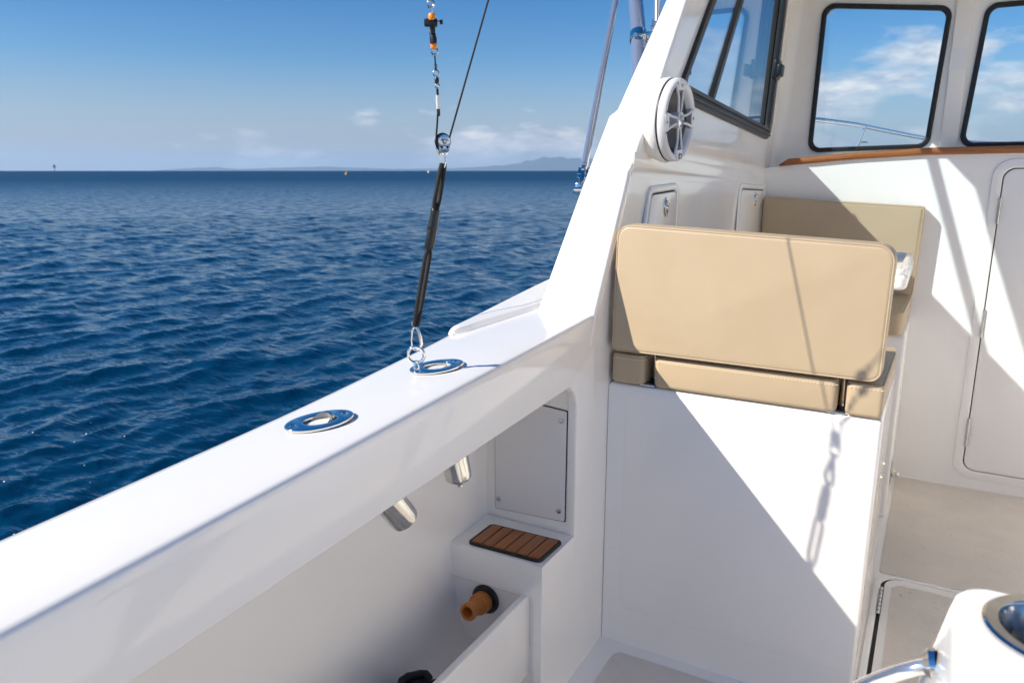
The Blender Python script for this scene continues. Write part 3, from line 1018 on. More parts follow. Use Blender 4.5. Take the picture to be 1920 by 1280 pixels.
# ---- side deck outboard of the cabin and foredeck
deck_in = lerp_tab([(1.47, -0.982), (1.50, -0.972), (1.56, -0.962), (1.80, -0.918), (2.2, -0.905), (4.05, -0.88), (4.2, -0.2), (6.8, 0.36)])
for mirr in (False, True):
    fm = mir if mirr else (lambda p: p)
    rows = []
    for y in [1.462, 1.466, 1.474, 1.486, 1.50, 1.54, 1.6, 1.7, 1.8, 1.9, 2.0, 2.2, 2.5, 2.8, 3.2, 3.6, 4.0, 4.1, 4.2, 4.6, 5.2, 5.8, 6.3, 6.8]:
        z = zg(y)
        t = max(0.0, min(1.0, (y - 1.462) / 0.03))
        hgt = 0.015 * math.sqrt(1 - (1 - t) ** 2)
        e = smooth_curve(xo, y) + 0.003
        i_ = deck_in(y) + (1 - t) * -0.004
        w_ = max(i_ - e, 0.004)
        rows.append([fm(p) for p in [(e, y, z - 0.004), (e + w_ * 0.04, y, z + hgt * 0.75), (e + w_ * 0.12, y, z + hgt), (e + w_ * 0.30, y, z + hgt * 1.0), (i_ - min(0.014, w_ * 0.3), y, z + hgt * 0.98),
                                     (i_ - min(0.006, w_ * 0.15), y, z + hgt * 0.8), (i_, y, z + 0.002), (i_ + 0.012, y, z + 0.0008)]])
    sd = grid('side_deck', rows, GEL, boat, 70, flip=mirr)
    rows = []
    for y in [1.60, 1.62, 1.66, 1.7, 1.75, 1.8, 1.9, 2.0, 2.2, 2.5, 2.8, 3.2, 3.6, 4.0]:
        z = zg(y) + 0.0157
        e = smooth_curve(xo, y)
        i_ = deck_in(y)
        k = min(1, (y - 1.60) / 0.14)
        a0 = e + 0.012
        rows.append([fm((a0, y, z)), fm((a0 + (i_ - 0.026 - a0) * k * 0.98 + 0.001, y, z))])
    grid('nonskid_patch', rows, DECK, sd, 60, flip=mirr)

# ---- lockers in the cabin side, each with an oval latch
def locker(c, label, latch_at, wl=-0.747):
    def at(off):
        return Matrix(((0.009, 0, 1, wl + off - 0.009 * 1.9), (1, 0, 0, 0), (0, 1, 0, 0), (0, 0, 0, 1)))
    rads = [0.03] * 4
    rim = plate('locker_rim', rpoly(inset(c, -0.022), 0.04, 7), [rpoly(inset(c, -0.001), rads, 7)], 0.010, at(0.003), GEL, boat, 0.0045)
    plate('gap', rpoly(c, rads, 7), [], 0.001, at(0.0025), DARK, rim)
    d = plate('locker_door', rpoly(inset(c, 0.004), rads, 7), [], 0.008, at(0.0035), GEL, boat, 0.002)
    tag(d, label)
    y, z = latch_at
    x = wl + 0.0075 + (y - 1.9) * 0.009
    M = basis((x, y, z), (1, 0, 0))
    l = lathe('latch', [(0.0235, 0.0), (0.0235, 0.003), (0.0215, 0.0052), (0.017, 0.0055), (0.0155, 0.004), (0.0, 0.003)], M, STEEL, d, 30, 35, 0.62, 1.28)
    lathe('latch', [(0.0105, 0.003), (0.0105, 0.009), (0.009, 0.0105), (0.0, 0.0108)], basis((x, y, z + 0.012), (1, 0, 0)), STEEL, d, 20, 35, 0.8, 1.0)
    rbox('finger_slot', (x + 0.002, y - 0.007, z - 0.022), (x + 0.0049, y + 0.007, z - 0.004), BLACK, d, 0.0015, 2)
    return d


locker([(2.045, 1.00), (2.372, 1.00), (2.372, 1.316), (2.135, 1.309)], 'aft locker door with a slanted edge and oval chrome latch', (2.262, 1.266))
locker([(3.22, 1.00), (3.665, 1.00), (3.665, 1.287), (3.22, 1.303)], 'forward square locker door with a small oval chrome latch', (3.472, 1.252))


# ------------------------------------------------------------------ seats
def cushion(name, outl, y0, y1, mat, parent, r=0.012, puff=0.006, M=None, ns=3):
    """upholstered pad: outline in local xy extruded y0..y1 along local z with soft edges"""
    me_o = plate(name, outl, [], abs(y1 - y0), (M or MXZ((y0 + y1) / 2)), mat, parent, r, 60, ns)
    return me_o


def loop_pts(outl, M, off=0.0):
    return [M @ Vector((p[0], p[1], off)) for p in outl]


def stitches(name, path, mat, parent, step=0.0085, ln=0.0058, rad=0.0010, closed=True):
    pts = [Vector(p) for p in path]
    if closed:
        pts = pts + [pts[0]]
    geos = []
    acc_ = 0.0
    nxt = 0.0
    for a, b in zip(pts[:-1], pts[1:]):
        L = (b - a).length
        if L < 1e-6:
            continue
        d = (b - a) / L
        while nxt < acc_ + L:
            s = a + d * (nxt - acc_)
            geos.append(tube_geo([s, s + d * ln], rad, 4))
            nxt += step
        acc_ += L
    o = multi(name, geos, mat, parent, 50)
    o['kind'] = 'stuff'
    return o


seat = empty('bench_seat', (-0.41, 2.1, 0.80))
tag(seat, 'tan upholstered bench with sunlit backrest on top of the white box', 'seat')
bo = [(-0.745, 0.898), (-0.080, 0.896), (-0.076, 1.212), (-0.738, 1.239)]
bor = rpoly(bo, [0.018, 0.026, 0.038, 0.036], 8)
back = cushion('backrest', bor, 1.872, 1.944, VINYL, seat, 0.0115, ns=5)
# soft bulge of the padding
for v in back.data.vertices:
    if v.co.y < 1.885:
        u = (v.co.x + 0.41) / 0.335
        w_ = (v.co.z - 1.065) / 0.17
        v.co.y -= 0.004 * max(0, 1 - u * u) * max(0, 1 - w_ * w_)
seam_f = rpoly(inset(bo, 0.0028), [0.016, 0.024, 0.036, 0.034], 10)
tube('piping', loop_pts(seam_f, MXZ(1.8750)), 0.0024, VINYL, back, 8, True)
stitches('stitching', loop_pts(rpoly(inset(bo, 0.010), [0.02, 0.026, 0.04, 0.04], 10), MXZ(1.8736)), THREAD, back)
tube('piping', loop_pts(seam_f, MXZ(1.9410)), 0.0030, VINYL, back, 8, True)
# seat cushion: one pad with two notches in its aft edge for the backrest arms
so = [(-0.748, 1.889), (-0.655, 1.889), (-0.652, 1.985), (-0.626, 1.985), (-0.628, 1.889), (-0.170, 1.889), (-0.172, 1.985), (-0.150, 1.985), (-0.152, 1.889), (-0.070, 1.889), (-0.064, 2.345), (-0.748, 2.345)]
srad = [0.010, 0.016, 0.008, 0.008, 0.016, 0.016, 0.008, 0.008, 0.016, 0.012, 0.03, 0.02]
cush = plate('seat_cushion', rpoly(so, srad, 5), [], 0.083, MXY(0.8455), VINYL, seat, 0.011, 60, 4)
seam = rpoly(inset(so, 0.0035), srad, 5)
tube('piping', loop_pts(seam, MXY(0.8835)), 0.0028, VINYL, cush, 6, True)
stitches('stitching', loop_pts(rpoly(inset(so, -0.0002), srad, 5), MXY(0.8745)), THREAD, cush, 0.0085, 0.0058, 0.0011)
for xr in (-0.639, -0.161):
    arm = tube('backrest_arm', [(xr, 1.945, 0.806), (xr, 1.940, 0.86), (xr, 1.925, 0.93)], 0.0075, STEEL, seat, 14)
    lathe('base_flange', [(0.0, 0.0085), (0.0125, 0.008), (0.014, 0.004), (0.018, 0.0), (0, 0)], Matrix.Translation((xr, 1.945, 0.802)), BLACK_P, arm, 20)
    tube('foot_bar', [(xr - 0.03, 1.903, 0.8035), (xr + 0.012, 1.903, 0.8035)], 0.003, STEEL, arm, 8)

seat2 = empty('bench_seat', (-0.40, 3.45, 0.755))
tag(seat2, 'tan upholstered bench against the bulkhead, half hidden behind the sunlit backrest', 'seat')
b2 = [(-0.722, 0.840), (-0.070, 0.840), (-0.060, 1.227), (-0.722, 1.258)]
bk2 = cushion('backrest', rpoly(b2, [0.02, 0.02, 0.012, 0.02], 6), 3.645, 3.714, VINYL, seat2, 0.014, ns=4)
tube('piping', loop_pts(rpoly(inset(b2, 0.0036), 0.016, 6), MXZ(3.6487)), 0.0030, VINYL, bk2, 8, True)
c2 = [(-0.730, 3.165), (-0.082, 3.165), (-0.070, 3.65), (-0.730, 3.65)]
cu2 = plate('seat_cushion', rpoly(c2, [0.02, 0.03, 0.02, 0.02], 6), [], 0.092, MXY(0.803), VINYL, seat2, 0.016, 60, 4)
tube('piping', loop_pts(rpoly(inset(c2, 0.004), 0.026, 6), MXY(0.8448)), 0.0030, VINYL, cu2, 8, True)
stitches('stitching', loop_pts(rpoly(inset(c2, 0.009), 0.024, 6), MXY(0.8488)), THREAD, cu2)

table = empty('dinette_table', (-0.4, 2.78, 0.0))
tag(table, 'white moulded table between the two tan benches, only its rounded corner showing', 'table')
plate('table_top', rpoly([(-0.70, 2.49), (-0.066, 2.49), (-0.066, 3.05), (-0.70, 3.05)], 0.03, 6), [], 0.045, MXY(1.050), GEL, table, 0.012, 50, 4)
plate('table_rim', rpoly([(-0.695, 2.495), (-0.072, 2.495), (-0.072, 3.045), (-0.695, 3.045)], 0.028, 6), [rpoly([(-0.68, 2.512), (-0.092, 2.512), (-0.092, 3.03), (-0.68, 3.03)], 0.025, 6)], 0.020, MXY(1.080), GEL, table, 0.006)
lathe('table_leg', [(0.12, 0.002), (0.12, 0.008), (0.04, 0.02), (0.035, 0.06), (0.035, 1.028)], Matrix.Translation((-0.40, 2.78, 0)), STEEL, table, 24)

# ------------------------------------------------------------------ floor hatch
hatch = empty('floor_hatch', (0.3, 2.2, 0.0))
tag(hatch, 'large cream nonskid hatch let into the cabin sole', 'hatch')
hc = [(-0.043, 0.95), (0.70, 0.95), (0.70, 2.690), (-0.043, 2.690)]
plate('hatch_frame', rpoly(inset(hc, -0.020), 0.08, 10), [rpoly(hc, 0.065, 10)], 0.008, MXY(0.004), GEL, hatch, 0.003)
plate('gap', rpoly(inset(hc, 0.001), 0.065, 10), [], 0.001, MXY(0.0036), DARK, hatch)
plate('hatch_lid', rpoly([(-0.0315, 0.96), (0.693, 0.96), (0.693, 2.685), (-0.0315, 2.685)], 0.060, 10), [], 0.006, MXY(0.0060), GEL, hatch, 0.002)
plate('hatch_nonskid', rpoly([(-0.008, 0.99), (0.665, 0.99), (0.665, 2.645), (-0.008, 2.645)], 0.045, 8), [], 0.002, MXY(0.0098), SOLE, hatch, 0.0008)
hz = tube('hinge', [(-0.0375, 2.42, 0.0085), (-0.0375, 2.60, 0.0085)], 0.0042, STEEL_D, hatch, 10)
for i in range(7):
    yk = 2.432 + i * 0.026
    tube('knuckle', [(-0.0375, yk - 0.010, 0.0088), (-0.0375, yk + 0.010, 0.0088)], 0.0052, STEEL_D, hz, 10)


# ------------------------------------------------------------------ rod holders in the gunwale
def rod_holder(c, axis, rot, label, eye=False, L=0.27):
    cx, cy_ = c
    z = zg(cy_) + 0.003
    root = empty('rod_holder', (cx, cy_, z))
    tag(root, label, 'rod holder', 'rod holders set in the gunwale')
    tilt = math.atan(0.0525)
    M = Matrix.Translation((cx, cy_, z)) @ Matrix.Rotation(tilt, 4, 'X') @ Matrix.Rotation(-rot, 4, 'Z')
    n = 48

    def ov(a, b):
        return [(b * math.cos(t), a * math.sin(t)) for t in np.linspace(0, 2 * math.pi, n, endpoint=False)]

    def circ(x, y, r_, k=18):
        return [(x + r_ * math.cos(t), y + r_ * math.sin(t)) for t in np.linspace(0, 2 * math.pi, k, endpoint=False)]
    bore = [(p[0], p[1] + 0.001) for p in ov(0.0285, 0.0215)]
    plate('flange', ov(0.0595, 0.0385), [bore, circ(0, 0.0455, 0.0055), circ(0, -0.0455, 0.0055)], 0.0062, M @ Matrix.Translation((0, 0, 0.0031)), STEEL, root, 0.0022, 50, 3)
    for s in (-1, 1):
        sc = lathe('screw', [(0, 0.0006), (0.002, 0.0), (0.0026, 0.0012), (0.0048, 0.0010), (0.0052, -0.001)], M @ Matrix.Translation((0, 0.0455 * s, 0.0030)), STEEL_D, root, 16)
    ax = Vector(axis).normalized()
    top_c = Vector((cx, cy_, z + 0.003))
    Mt = basis(top_c, -ax)
    # tube wall in and out, rounded foot with a drain nipple (local z points down the tube's outside)
    lathe('tube', [(0.0205, 0.0), (0.0205, L - 0.02), (0.010, L - 0.008), (0.0, L - 0.006)], basis(top_c, ax), STEEL_D, root, 30)
    lathe('tube', [(0.0225, 0.012), (0.0270, 0.06), (0.0290, L - 0.016), (0.0278, L - 0.005), (0.023, L), (0.0, L + 0.001)], basis(top_c, ax), STEEL_D, root, 30)
    lathe('drain_nipple', [(0.0085, L - 0.002), (0.0085, L + 0.006), (0.0072, L + 0.008), (0.0072, L + 0.014), (0.0, L + 0.0145)], basis(top_c, ax), STEEL_D, root, 18)
    lathe('white_insert', [(0.0198, 0.001), (0.0196, 0.05), (0.0185, 0.1)], basis(top_c, ax), GREY_I, root, 26)
    if eye:
        e = M @ Vector((-0.002, -0.0455, 0.006))
        lathe('eye_stem', [(0.0072, 0), (0.0068, 0.006), (0.0045, 0.010), (0.0045, 0.018), (0, 0.018)], Matrix.Translation(e), STEEL, root, 16)
        ringc = e + Vector((0, 0, 0.030))
        d1 = Vector((0.90, 0.43, 0)).normalized()
        tube('eye_ring', [ringc + d1 * (0.0165 * math.cos(t)) + Vector((0, 0, 0.0165 * math.sin(t))) for t in np.linspace(0, 2 * math.pi, 28, endpoint=False)], 0.0034, STEEL, root, 10, True)
        return ringc
    return None


rod_holder((-0.867, 0.884), (0.045, 0.165, -0.24), R(24), 'empty chrome rod holder flange nearest the camera, no cord attached', False, 0.292)
EYE = rod_holder((-0.863, 1.219), (0.035, 0.02, -0.24), R(26), 'chrome rod holder flange with a ring eye holding the black cord', True, 0.250)

# ------------------------------------------------------------------ outrigger rig: shock cord, pulley, line with release clip
PUL = Vector((-0.826, 1.202, 1.428))
hook_top = EYE + Vector((0.002, -0.001, 0.058))
cord = empty('shock_cord', EYE)
tag(cord, 'thick black shock cord stretched upright from the rod holder eye', 'cord')
axis = (PUL - Vector((0, 0, 0.040)) - hook_top)


def along(t, off=(0, 0, 0)):
    return hook_top + axis * t + Vector(off)


side = Vector((0.87, 0.49, 0))
depth = Vector((-0.49, 0.87, 0))       # the two falls stand one behind the other
for s, nm in ((-1, 'strand'), (1, 'strand')):
    pts = []
    for t in np.linspace(0, 1, 30):
        g_ = 0.0043 if 0.03 < t < 0.97 else 0.003
        pinch = 0.55 if 0.46 < t < 0.74 else 1.0
        sway = 0.0
        open_ = min(1.0, 6 * t, 6 * (1 - t)) * (0.25 if 0.46 < t < 0.76 else 1.0)
        pts.append(along(t) + side * (s * g_ * pinch * 0.85 + sway) + depth * (s * 0.0078 * open_))
    tube(nm, pts, 0.0041, CORD, cord, 12)
sl = [along(t) for t in (0.492, 0.50, 0.56, 0.605, 0.615, 0.63, 0.66, 0.70, 0.725, 0.73)]
tube('shrink_sleeve', sl[:5], [0.0086, 0.0095, 0.0096, 0.0091, 0.0084], BLACK_P, cord, 18)
tube('shrink_sleeve', sl[3:], [0.0090, 0.0103, 0.0099, 0.0091, 0.0088, 0.0090, 0.0084], BLACK_P, cord, 18)
# snap hook between eye ring and cord
hk = []
base = EYE + Vector((0, 0, 0.014))
K = 0.74
for a, b in ((0.000, -0.006), (0.0085, -0.002), (0.0125, 0.010), (0.0110, 0.026), (0.0075, 0.042), (0.004, 0.054), (0.0, 0.062)):
    hk.append(base + side * (a * 0.85) + Vector((0, 0, b * K)))
tube('snap_hook', hk, [0.0026, 0.0032, 0.0040, 0.0043, 0.0036, 0.0028, 0.0025], STEEL, cord, 12)
tube('snap_gate', [base + side * a + Vector((0, 0, b * K)) for a, b in ((-0.001, -0.006), (-0.0072, 0.0), (-0.009, 0.020), (-0.0072, 0.045), (-0.002, 0.060))], 0.0018, STEEL, cord, 10)
tube('swivel_eye', [base + Vector((0, 0, 0.049)) + side * (0.0062 * math.cos(t)) + Vector((0, 0, 0.0062 * math.sin(t))) for t in np.linspace(0, 6.283, 20, endpoint=False)], 0.0019, STEEL, cord, 8, True)

pul = empty('pulley_block', PUL)
tag(pul, 'small chrome pulley with black wheel at the top of the black cord', 'pulley')
pn = Vector((0.88, -0.48, 0)).normalized()          # axle direction
pt = Vector((0.48, 0.88, 0)).normalized()
lathe('wheel', [(0.0, -0.0042), (0.0150, -0.0042), (0.0130, 0.0), (0.0150, 0.0042), (0.0, 0.0042)], basis(PUL, pn), BLACK_P, pul, 28)
for s in (-1, 1):
    outl = [(0.0125 * math.cos(t), 0.0125 * math.sin(t)) for t in np.linspace(0, math.pi, 14)] + [(-0.0112, -0.014), (-0.005, -0.024), (0.005, -0.024), (0.0112, -0.014)]
    Mp = Matrix((pt, Vector((0, 0, 1)), pn)).transposed().to_4x4()
    Mp.translation = PUL + pn * (0.0060 * s)
    hole = lambda x, y, r_: [(x + r_ * math.cos(t), y + r_ * math.sin(t)) for t in np.linspace(0, 6.283, 12, endpoint=False)]
    plate('cheek_plate', outl, [hole(0.0, 0.0, 0.0045), hole(-0.006, -0.010, 0.0028), hole(0.006, -0.010, 0.0028)], 0.0022, Mp, STEEL, pul, 0.0004)
    tube('axle_rivet', [PUL + pn * (0.0055 * s), PUL + pn * (0.0082 * s)], 0.0032, STEEL_D, pul, 12)
sb = PUL + Vector((0, 0, -0.0215))
tube('shackle_pin', [sb - pn * 0.0105, sb + pn * 0.0105], 0.0020, STEEL, pul, 10)
sh = []
for t in np.linspace(0, 1, 20):
    a = math.pi * t
    sh.append(sb + pn * (0.0082 * math.cos(a)) + Vector((0, 0, -0.016 - 0.010 * math.sin(a))))
sh = [sb + pn * 0.0082] + sh + [sb - pn * 0.0082]
tube('shackle', sh, 0.0019, STEEL, pul, 10)

line = empty('outrigger_line', PUL)
tag(line, 'thin black line running over the pulley and up out of the picture', 'line')
far_top = Vector((-0.794, 1.431, 1.90))
over = [PUL + pt * (0.0142 * math.cos(a)) + Vector((0, 0, 0.0142 * math.sin(a))) for a in np.linspace(R(20), R(178), 12)]
tube('running_part', [far_top] + over, 0.00185, CORD, line, 8)
A = over[-1]


def cl(x, z):
    """points of the fall that carries the clip: it leans aft as it rises"""
    f = 1 - 0.04 * (z - 1.448) / 0.18
    return Vector((x * f, 1.20 * f, CAM_Z + (z - CAM_Z) * f))


tube('hauling_part', [A, A + (cl(-0.833, 1.488) - A) * 0.5, cl(-0.8335, 1.488)], 0.0018, CORD, line, 8)
tube('hauling_part', [cl(-0.8338, 1.509), cl(-0.8345, 1.5225)], 0.0022, CORD, line, 8)
tube('crimp_tail', [cl(-0.8325, 1.474), cl(-0.833, 1.489)], 0.0031, BLACK_P, line, 8)
tube('crimp_sleeve', [cl(-0.8328, 1.487), cl(-0.8330, 1.493), cl(-0.8336, 1.500), cl(-0.8338, 1.511)], [0.0037, 0.0041, 0.0039, 0.0036], CLEAR, line, 10)


def ring3(c, r_, th, nm, mat, parent, ax=(0.4, -0.9, 0)):
    a = Vector(ax).normalized()
    u = Vector((0, 0, 1)).cross(a).normalized()
    tube(nm, [c + u * (r_ * math.cos(t)) + Vector((0, 0, r_ * math.sin(t))) for t in np.linspace(0, 6.283, 22, endpoint=False)], th, mat, parent, 8, True)


sw = empty('swivel', cl(-0.8352, 1.535))
tag(sw, 'dark barrel swivel joining the black line to the clip above', 'swivel')
ring3(cl(-0.8342, 1.5268), 0.0038, 0.0011, 'lower_eye', STEEL_D, sw)
lathe('barrel', [(0, -0.006), (0.0028, -0.0055), (0.0040, -0.003), (0.0040, 0.003), (0.0028, 0.0055), (0, 0.006)], Matrix.Translation(cl(-0.8352, 1.5365)), BLACK_P, sw, 14)
tube('stem', [cl(-0.8346, 1.5305), cl(-0.8358, 1.5445)], 0.0010, STEEL_D, sw, 6)
ring3(cl(-0.8365, 1.5490), 0.0052, 0.0011, 'upper_eye', STEEL_D, sw)
tube('wire_leader', [cl(-0.8368, 1.5545), cl(-0.8376, 1.570), cl(-0.8390, 1.5835)], 0.0014, BLACK_P, sw, 8)
tube('wire_wrap', [cl(-0.8368, 1.5555) + Vector((0.0021 * math.cos(a), 0.0021 * math.sin(a), a * 0.00042)) for a in np.linspace(0, 24, 60)], 0.0008, BLACK_P, sw, 6)

clip = empty('release_clip', cl(-0.841, 1.62))
tag(clip, 'black outrigger release clip between two orange beads', 'release clip')
ring3(cl(-0.8388, 1.5872), 0.0056, 0.0016, 'lower_ring', STEEL_D, clip)
bead = [(0.0015, -0.0055), (0.0050, -0.0055), (0.0062, -0.0035), (0.0062, 0.0035), (0.0050, 0.0055), (0.0015, 0.0055)]
lathe('bead', [(a * 0.92, b * 0.9) for a, b in bead], Matrix.Translation(cl(-0.8405, 1.5968)), ORANGE_B, clip, 18)
lathe('bead', bead, Matrix.Translation(cl(-0.8432, 1.6465)), ORANGE_B, clip, 18)
tube('spine', [cl(-0.8403, 1.592), cl(-0.8440, 1.667)], 0.0013, STEEL_D, clip, 8)
lathe('jaw', [(0.0, -0.0095), (0.0062, -0.0095), (0.0070, -0.004), (0.0052, 0.004), (0.0048, 0.0085), (0, 0.0085)], basis(cl(-0.8412, 1.6110), (-0.04, 0, 1)), BLACK_P, clip, 14, 35, 1.0, 0.8)
lathe('jaw', [(0.0, -0.0095), (0.0046, -0.0095), (0.0054, 0.0), (0.0066, 0.006), (0.0062, 0.0105), (0, 0.0105)], basis(cl(-0.8422, 1.6280), (-0.04, 0, 1)), BLACK_P, clip, 14, 35, 1.0, 0.8)
ub = Matrix.Translation(cl(-0.8430, 1.6365)) @ Matrix.Rotation(R(28), 4, 'Z')
rbox('tension_block', (-0.0135, -0.006, -0.0062), (0.0095, 0.006, 0.0062), BLACK_P, clip, 0.0018, 2, ub)
tube('tension_screw', [ub @ Vector((0.0085, 0, 0.001)), ub @ Vector((0.0155, 0, 0.001))], 0.0026, STEEL_D, clip, 10)
lathe('thumb_knob', [(0, -0.0025), (0.0038, -0.0025), (0.0038, 0.0025), (0, 0.0025)], basis(ub @ Vector((0.0162, 0, 0.001)), (0.88, 0.47, 0)), BLACK_P, clip, 12)
tube('wire_guard', [cl(-0.8478, 1.6295), cl(-0.8500, 1.620), cl(-0.8492, 1.612), cl(-0.8470, 1.6075)], 0.0009, STEEL, clip, 6)
ring3(cl(-0.8450, 1.6685), 0.0060, 0.0018, 'upper_ring', STEEL_D, clip)
tube('line_above', [cl(-0.845, 1.6745), cl(-0.852, 1.76), cl(-0.86, 1.87)], 0.0018, CORD, clip, 8)

# ------------------------------------------------------------------ outrigger tubes outside the cabin
pole = empty('outrigger_brace', (-0.955, 2.125, 1.345))
tag(pole, 'slim chrome brace tube rising from a clevis on the outside of the cabin', 'pole')
pa = Vector((-0.97, 2.172, 1.385))
pb = pa + (Vector((-1.13, 2.786, 1.989)) - pa) * 1.04
tube('tube', [pa, pb], 0.0118, STEEL_P, pole, 24)
ux = Vector((0.87, 0.49, 0))
pd = (pb - pa).normalized()
tube('end_plug', [pa - pd * 0.012, pa + pd * 0.010], [0.009, 0.0122], STEEL, pole, 20)
for s in (-1, 1):
    rbox('clevis_cheek', (-0.0022, -0.0085, -0.040), (0.0022, 0.0085, 0.004), STEEL, pole, 0.0015, 2, basis(pa - pd * 0.006 + ux * (0.0085 * s), pd, ux) )
rbox('pivot_link', (-0.006, -0.008, -0.062), (0.006, 0.008, -0.014), STEEL, pole, 0.002, 2, basis(pa - pd * 0.004, pd, ux))
tube('clevis_pin', [pa - pd * 0.028 - ux * 0.017, pa - pd * 0.028 + ux * 0.019], 0.0042, STEEL_D, pole, 12)
mb = Vector((-0.945, 2.108, 1.318))
rbox('mounting_foot', (-0.026, -0.012, -0.030), (0.030, 0.018, 0.004), STEEL, pole, 0.004, 2, Matrix.Translation(mb + Vector((0, 0.01, 0.01))) @ Matrix.Rotation(R(20), 4, 'Y'))
tube('foot_bolt', [mb - ux * 0.02 + Vector((0, -0.012, 0.004)), mb - ux * 0.0 + Vector((0.004, -0.016, 0.004))], 0.0062, STEEL_D, pole, 12)
tube('foot_bolt', [mb + Vector((0.018, -0.004, 0.018)), mb + Vector((0.024, -0.020, 0.018))], 0.005, STEEL_D, pole, 12)

mast = empty('outrigger_mast', (-1.07, 2.93, 1.06))
tag(mast, 'thick polished outrigger tube standing upright behind the cabin pillar with a bolted clamp', 'pole')
tube('tube', [(-1.07, 2.93, 1.06), (-1.09, 2.977, 1.34), (-1.13, 3.075, 1.525), (-1.20, 3.252, 1.757), (-1.28, 3.425, 2.01), (-1.34, 3.545, 2.146), (-1.43, 3.73, 2.42)], 0.0335, STEEL_P, mast, 32)
cpt = Vector((-1.262, 3.387, 1.955))
mdir = Vector((-0.08, 0.17, 0.24)).normalized()
lathe('clamp_band', [(0.034, -0.021), (0.039, -0.021), (0.039, 0.021), (0.034, 0.021)], basis(cpt, mdir), STEEL, mast, 32)
for dxx in (-0.014, 0.058):
    tube('clamp_bolt', [cpt + ux * dxx + Vector((0.014, -0.038, 0)), cpt + ux * dxx + Vector((0.020, -0.056, 0))], 0.0105, STEEL_D, mast, 12)
rbox('clamp_ear', (0.034, -0.020, -0.021), (0.092, -0.006, 0.021), STEEL, mast, 0.003, 2, Matrix.Translation(cpt) @ Matrix.Rotation(R(29), 4, 'Z'))
fk = cpt + ux * 0.086 + Vector((0, -0.012, 0.040))
for s in (-1, 1):
    rbox('fork', (-0.004, -0.016, -0.034), (0.004, 0.016, 0.030), STEEL, mast, 0.002, 2, Matrix.Translation(fk + ux * (0.018 * s)) @ Matrix.Rotation(R(29), 4, 'Z'))
tube('fork_pin', [fk - ux * 0.029, fk + ux * 0.034], 0.007, STEEL_D, mast, 10)
tube('brace', [fk + Vector((0, 0, 0.004)), fk + Vector((-0.05, 0.10, 0.5))], 0.0145, STEEL_P, mast, 18)
tube('brace', [fk + ux * 0.058 + Vector((0, 0, -0.14)), fk + ux * 0.062 + Vector((-0.05, 0.10, 0.5))], 0.0145, STEEL_P, mast, 18)

# ------------------------------------------------------------------ loudspeaker on the pillar
spk_c = Vector((-0.663, 2.135, 1.512))
spk_n = Vector((math.cos(R(5)), -math.sin(R(5)), -0.03)).normalized()
spk = empty('loudspeaker', spk_c - spk_n * 0.07)
tag(spk, 'round white loudspeaker with an open spoked grille on the cabin pillar', 'loudspeaker')
MS = basis(spk_c, spk_n)
pod = lathe('pod', [(0.098, -0.092), (0.110, -0.060), (0.1155, -0.046), (0.1165, -0.033), (0.114, -0.027), (0.110, -0.025)], MS, GEL, spk, 56)
lathe('gasket', [(0.108, -0.026), (0.1125, -0.026), (0.1125, -0.022), (0.108, -0.022)], MS, BLACK, pod, 56)
bez = lathe('bezel', [(0.1115, -0.022), (0.113, -0.018), (0.112, -0.006), (0.108, -0.001), (0.1045, 0.0), (0.099, -0.004), (0.096, -0.016), (0.095, -0.03)], MS, WHITE_P, spk, 56)
lathe('cone', [(0.090, -0.020), (0.083, -0.021), (0.078, -0.026), (0.074, -0.021), (0.030, -0.050), (0.0, -0.050)], MS, GREY_P, spk, 40)
hub = lathe('tweeter_hub', [(0.021, -0.030), (0.023, -0.004), (0.0225, 0.002), (0.0195, 0.0035), (0.0185, 0.001)], MS, WHITE_P, spk, 32)
lathe('tweeter', [(0.0188, 0.0012), (0.016, 0.0005), (0.010, 0.003), (0.0, 0.0045)], MS, STEEL_D, hub, 28)
for k in range(4):
    a = R(90 * k + 6)
    for s in (-1, 1):
        a2 = a + s * R(13)
        p0 = MS @ Vector((0.021 * math.cos(a + s * R(22)), 0.021 * math.sin(a + s * R(22)), -0.004))
        p1 = MS @ Vector((0.060 * math.cos(a2), 0.060 * math.sin(a2), -0.002))
        p2 = MS @ Vector((0.097 * math.cos(a2 + s * R(1)), 0.097 * math.sin(a2 + s * R(1)), -0.004))
        d = (p2 - p0).normalized()
        v, f = tube_geo([p0, p1, p2], [0.0038, 0.0036, 0.0046], 8)
        mesh('spoke', v, f, WHITE_P, spk, 60)
    # screw tab that closes each pair of spokes at the rim
    tab = rpoly([(0.080, -0.021), (0.106, -0.024), (0.106, 0.024), (0.080, 0.021)], 0.006, 4)
    hole_ = [(0.093 + 0.005 * math.cos(t), 0.005 * math.sin(t)) for t in np.linspace(0, 6.283, 14, endpoint=False)]
    tb = plate('screw_tab', tab, [hole_], 0.005, MS @ Matrix.Rotation(a, 4, 'Z') @ Matrix.Translation((0, 0, -0.001)), WHITE_P, spk, 0.001)
    lathe('screw', [(0, -0.003), (0.0052, -0.003), (0.0052, -0.005)], MS @ Matrix.Rotation(a, 4, 'Z') @ Matrix.Translation((0.093, 0, 0)), STEEL_D, tb, 12)
# bright shroud quarter between tabs, and the small badge low on the rim
for k in range(4):
    a0, a1 = R(90 * k + 6 + 17), R(90 * k + 6 + 73)
    rows = []
    for t in np.linspace(a0, a1, 12):
        rows.append([MS @ Vector((r_ * math.cos(t), r_ * math.sin(t), zz)) for r_, zz in ((0.1045, 0.0005), (0.099, 0.0006), (0.091, -0.008), (0.088, -0.020))])
    grid('rim_scoop', rows, WHITE_P, spk, 180)
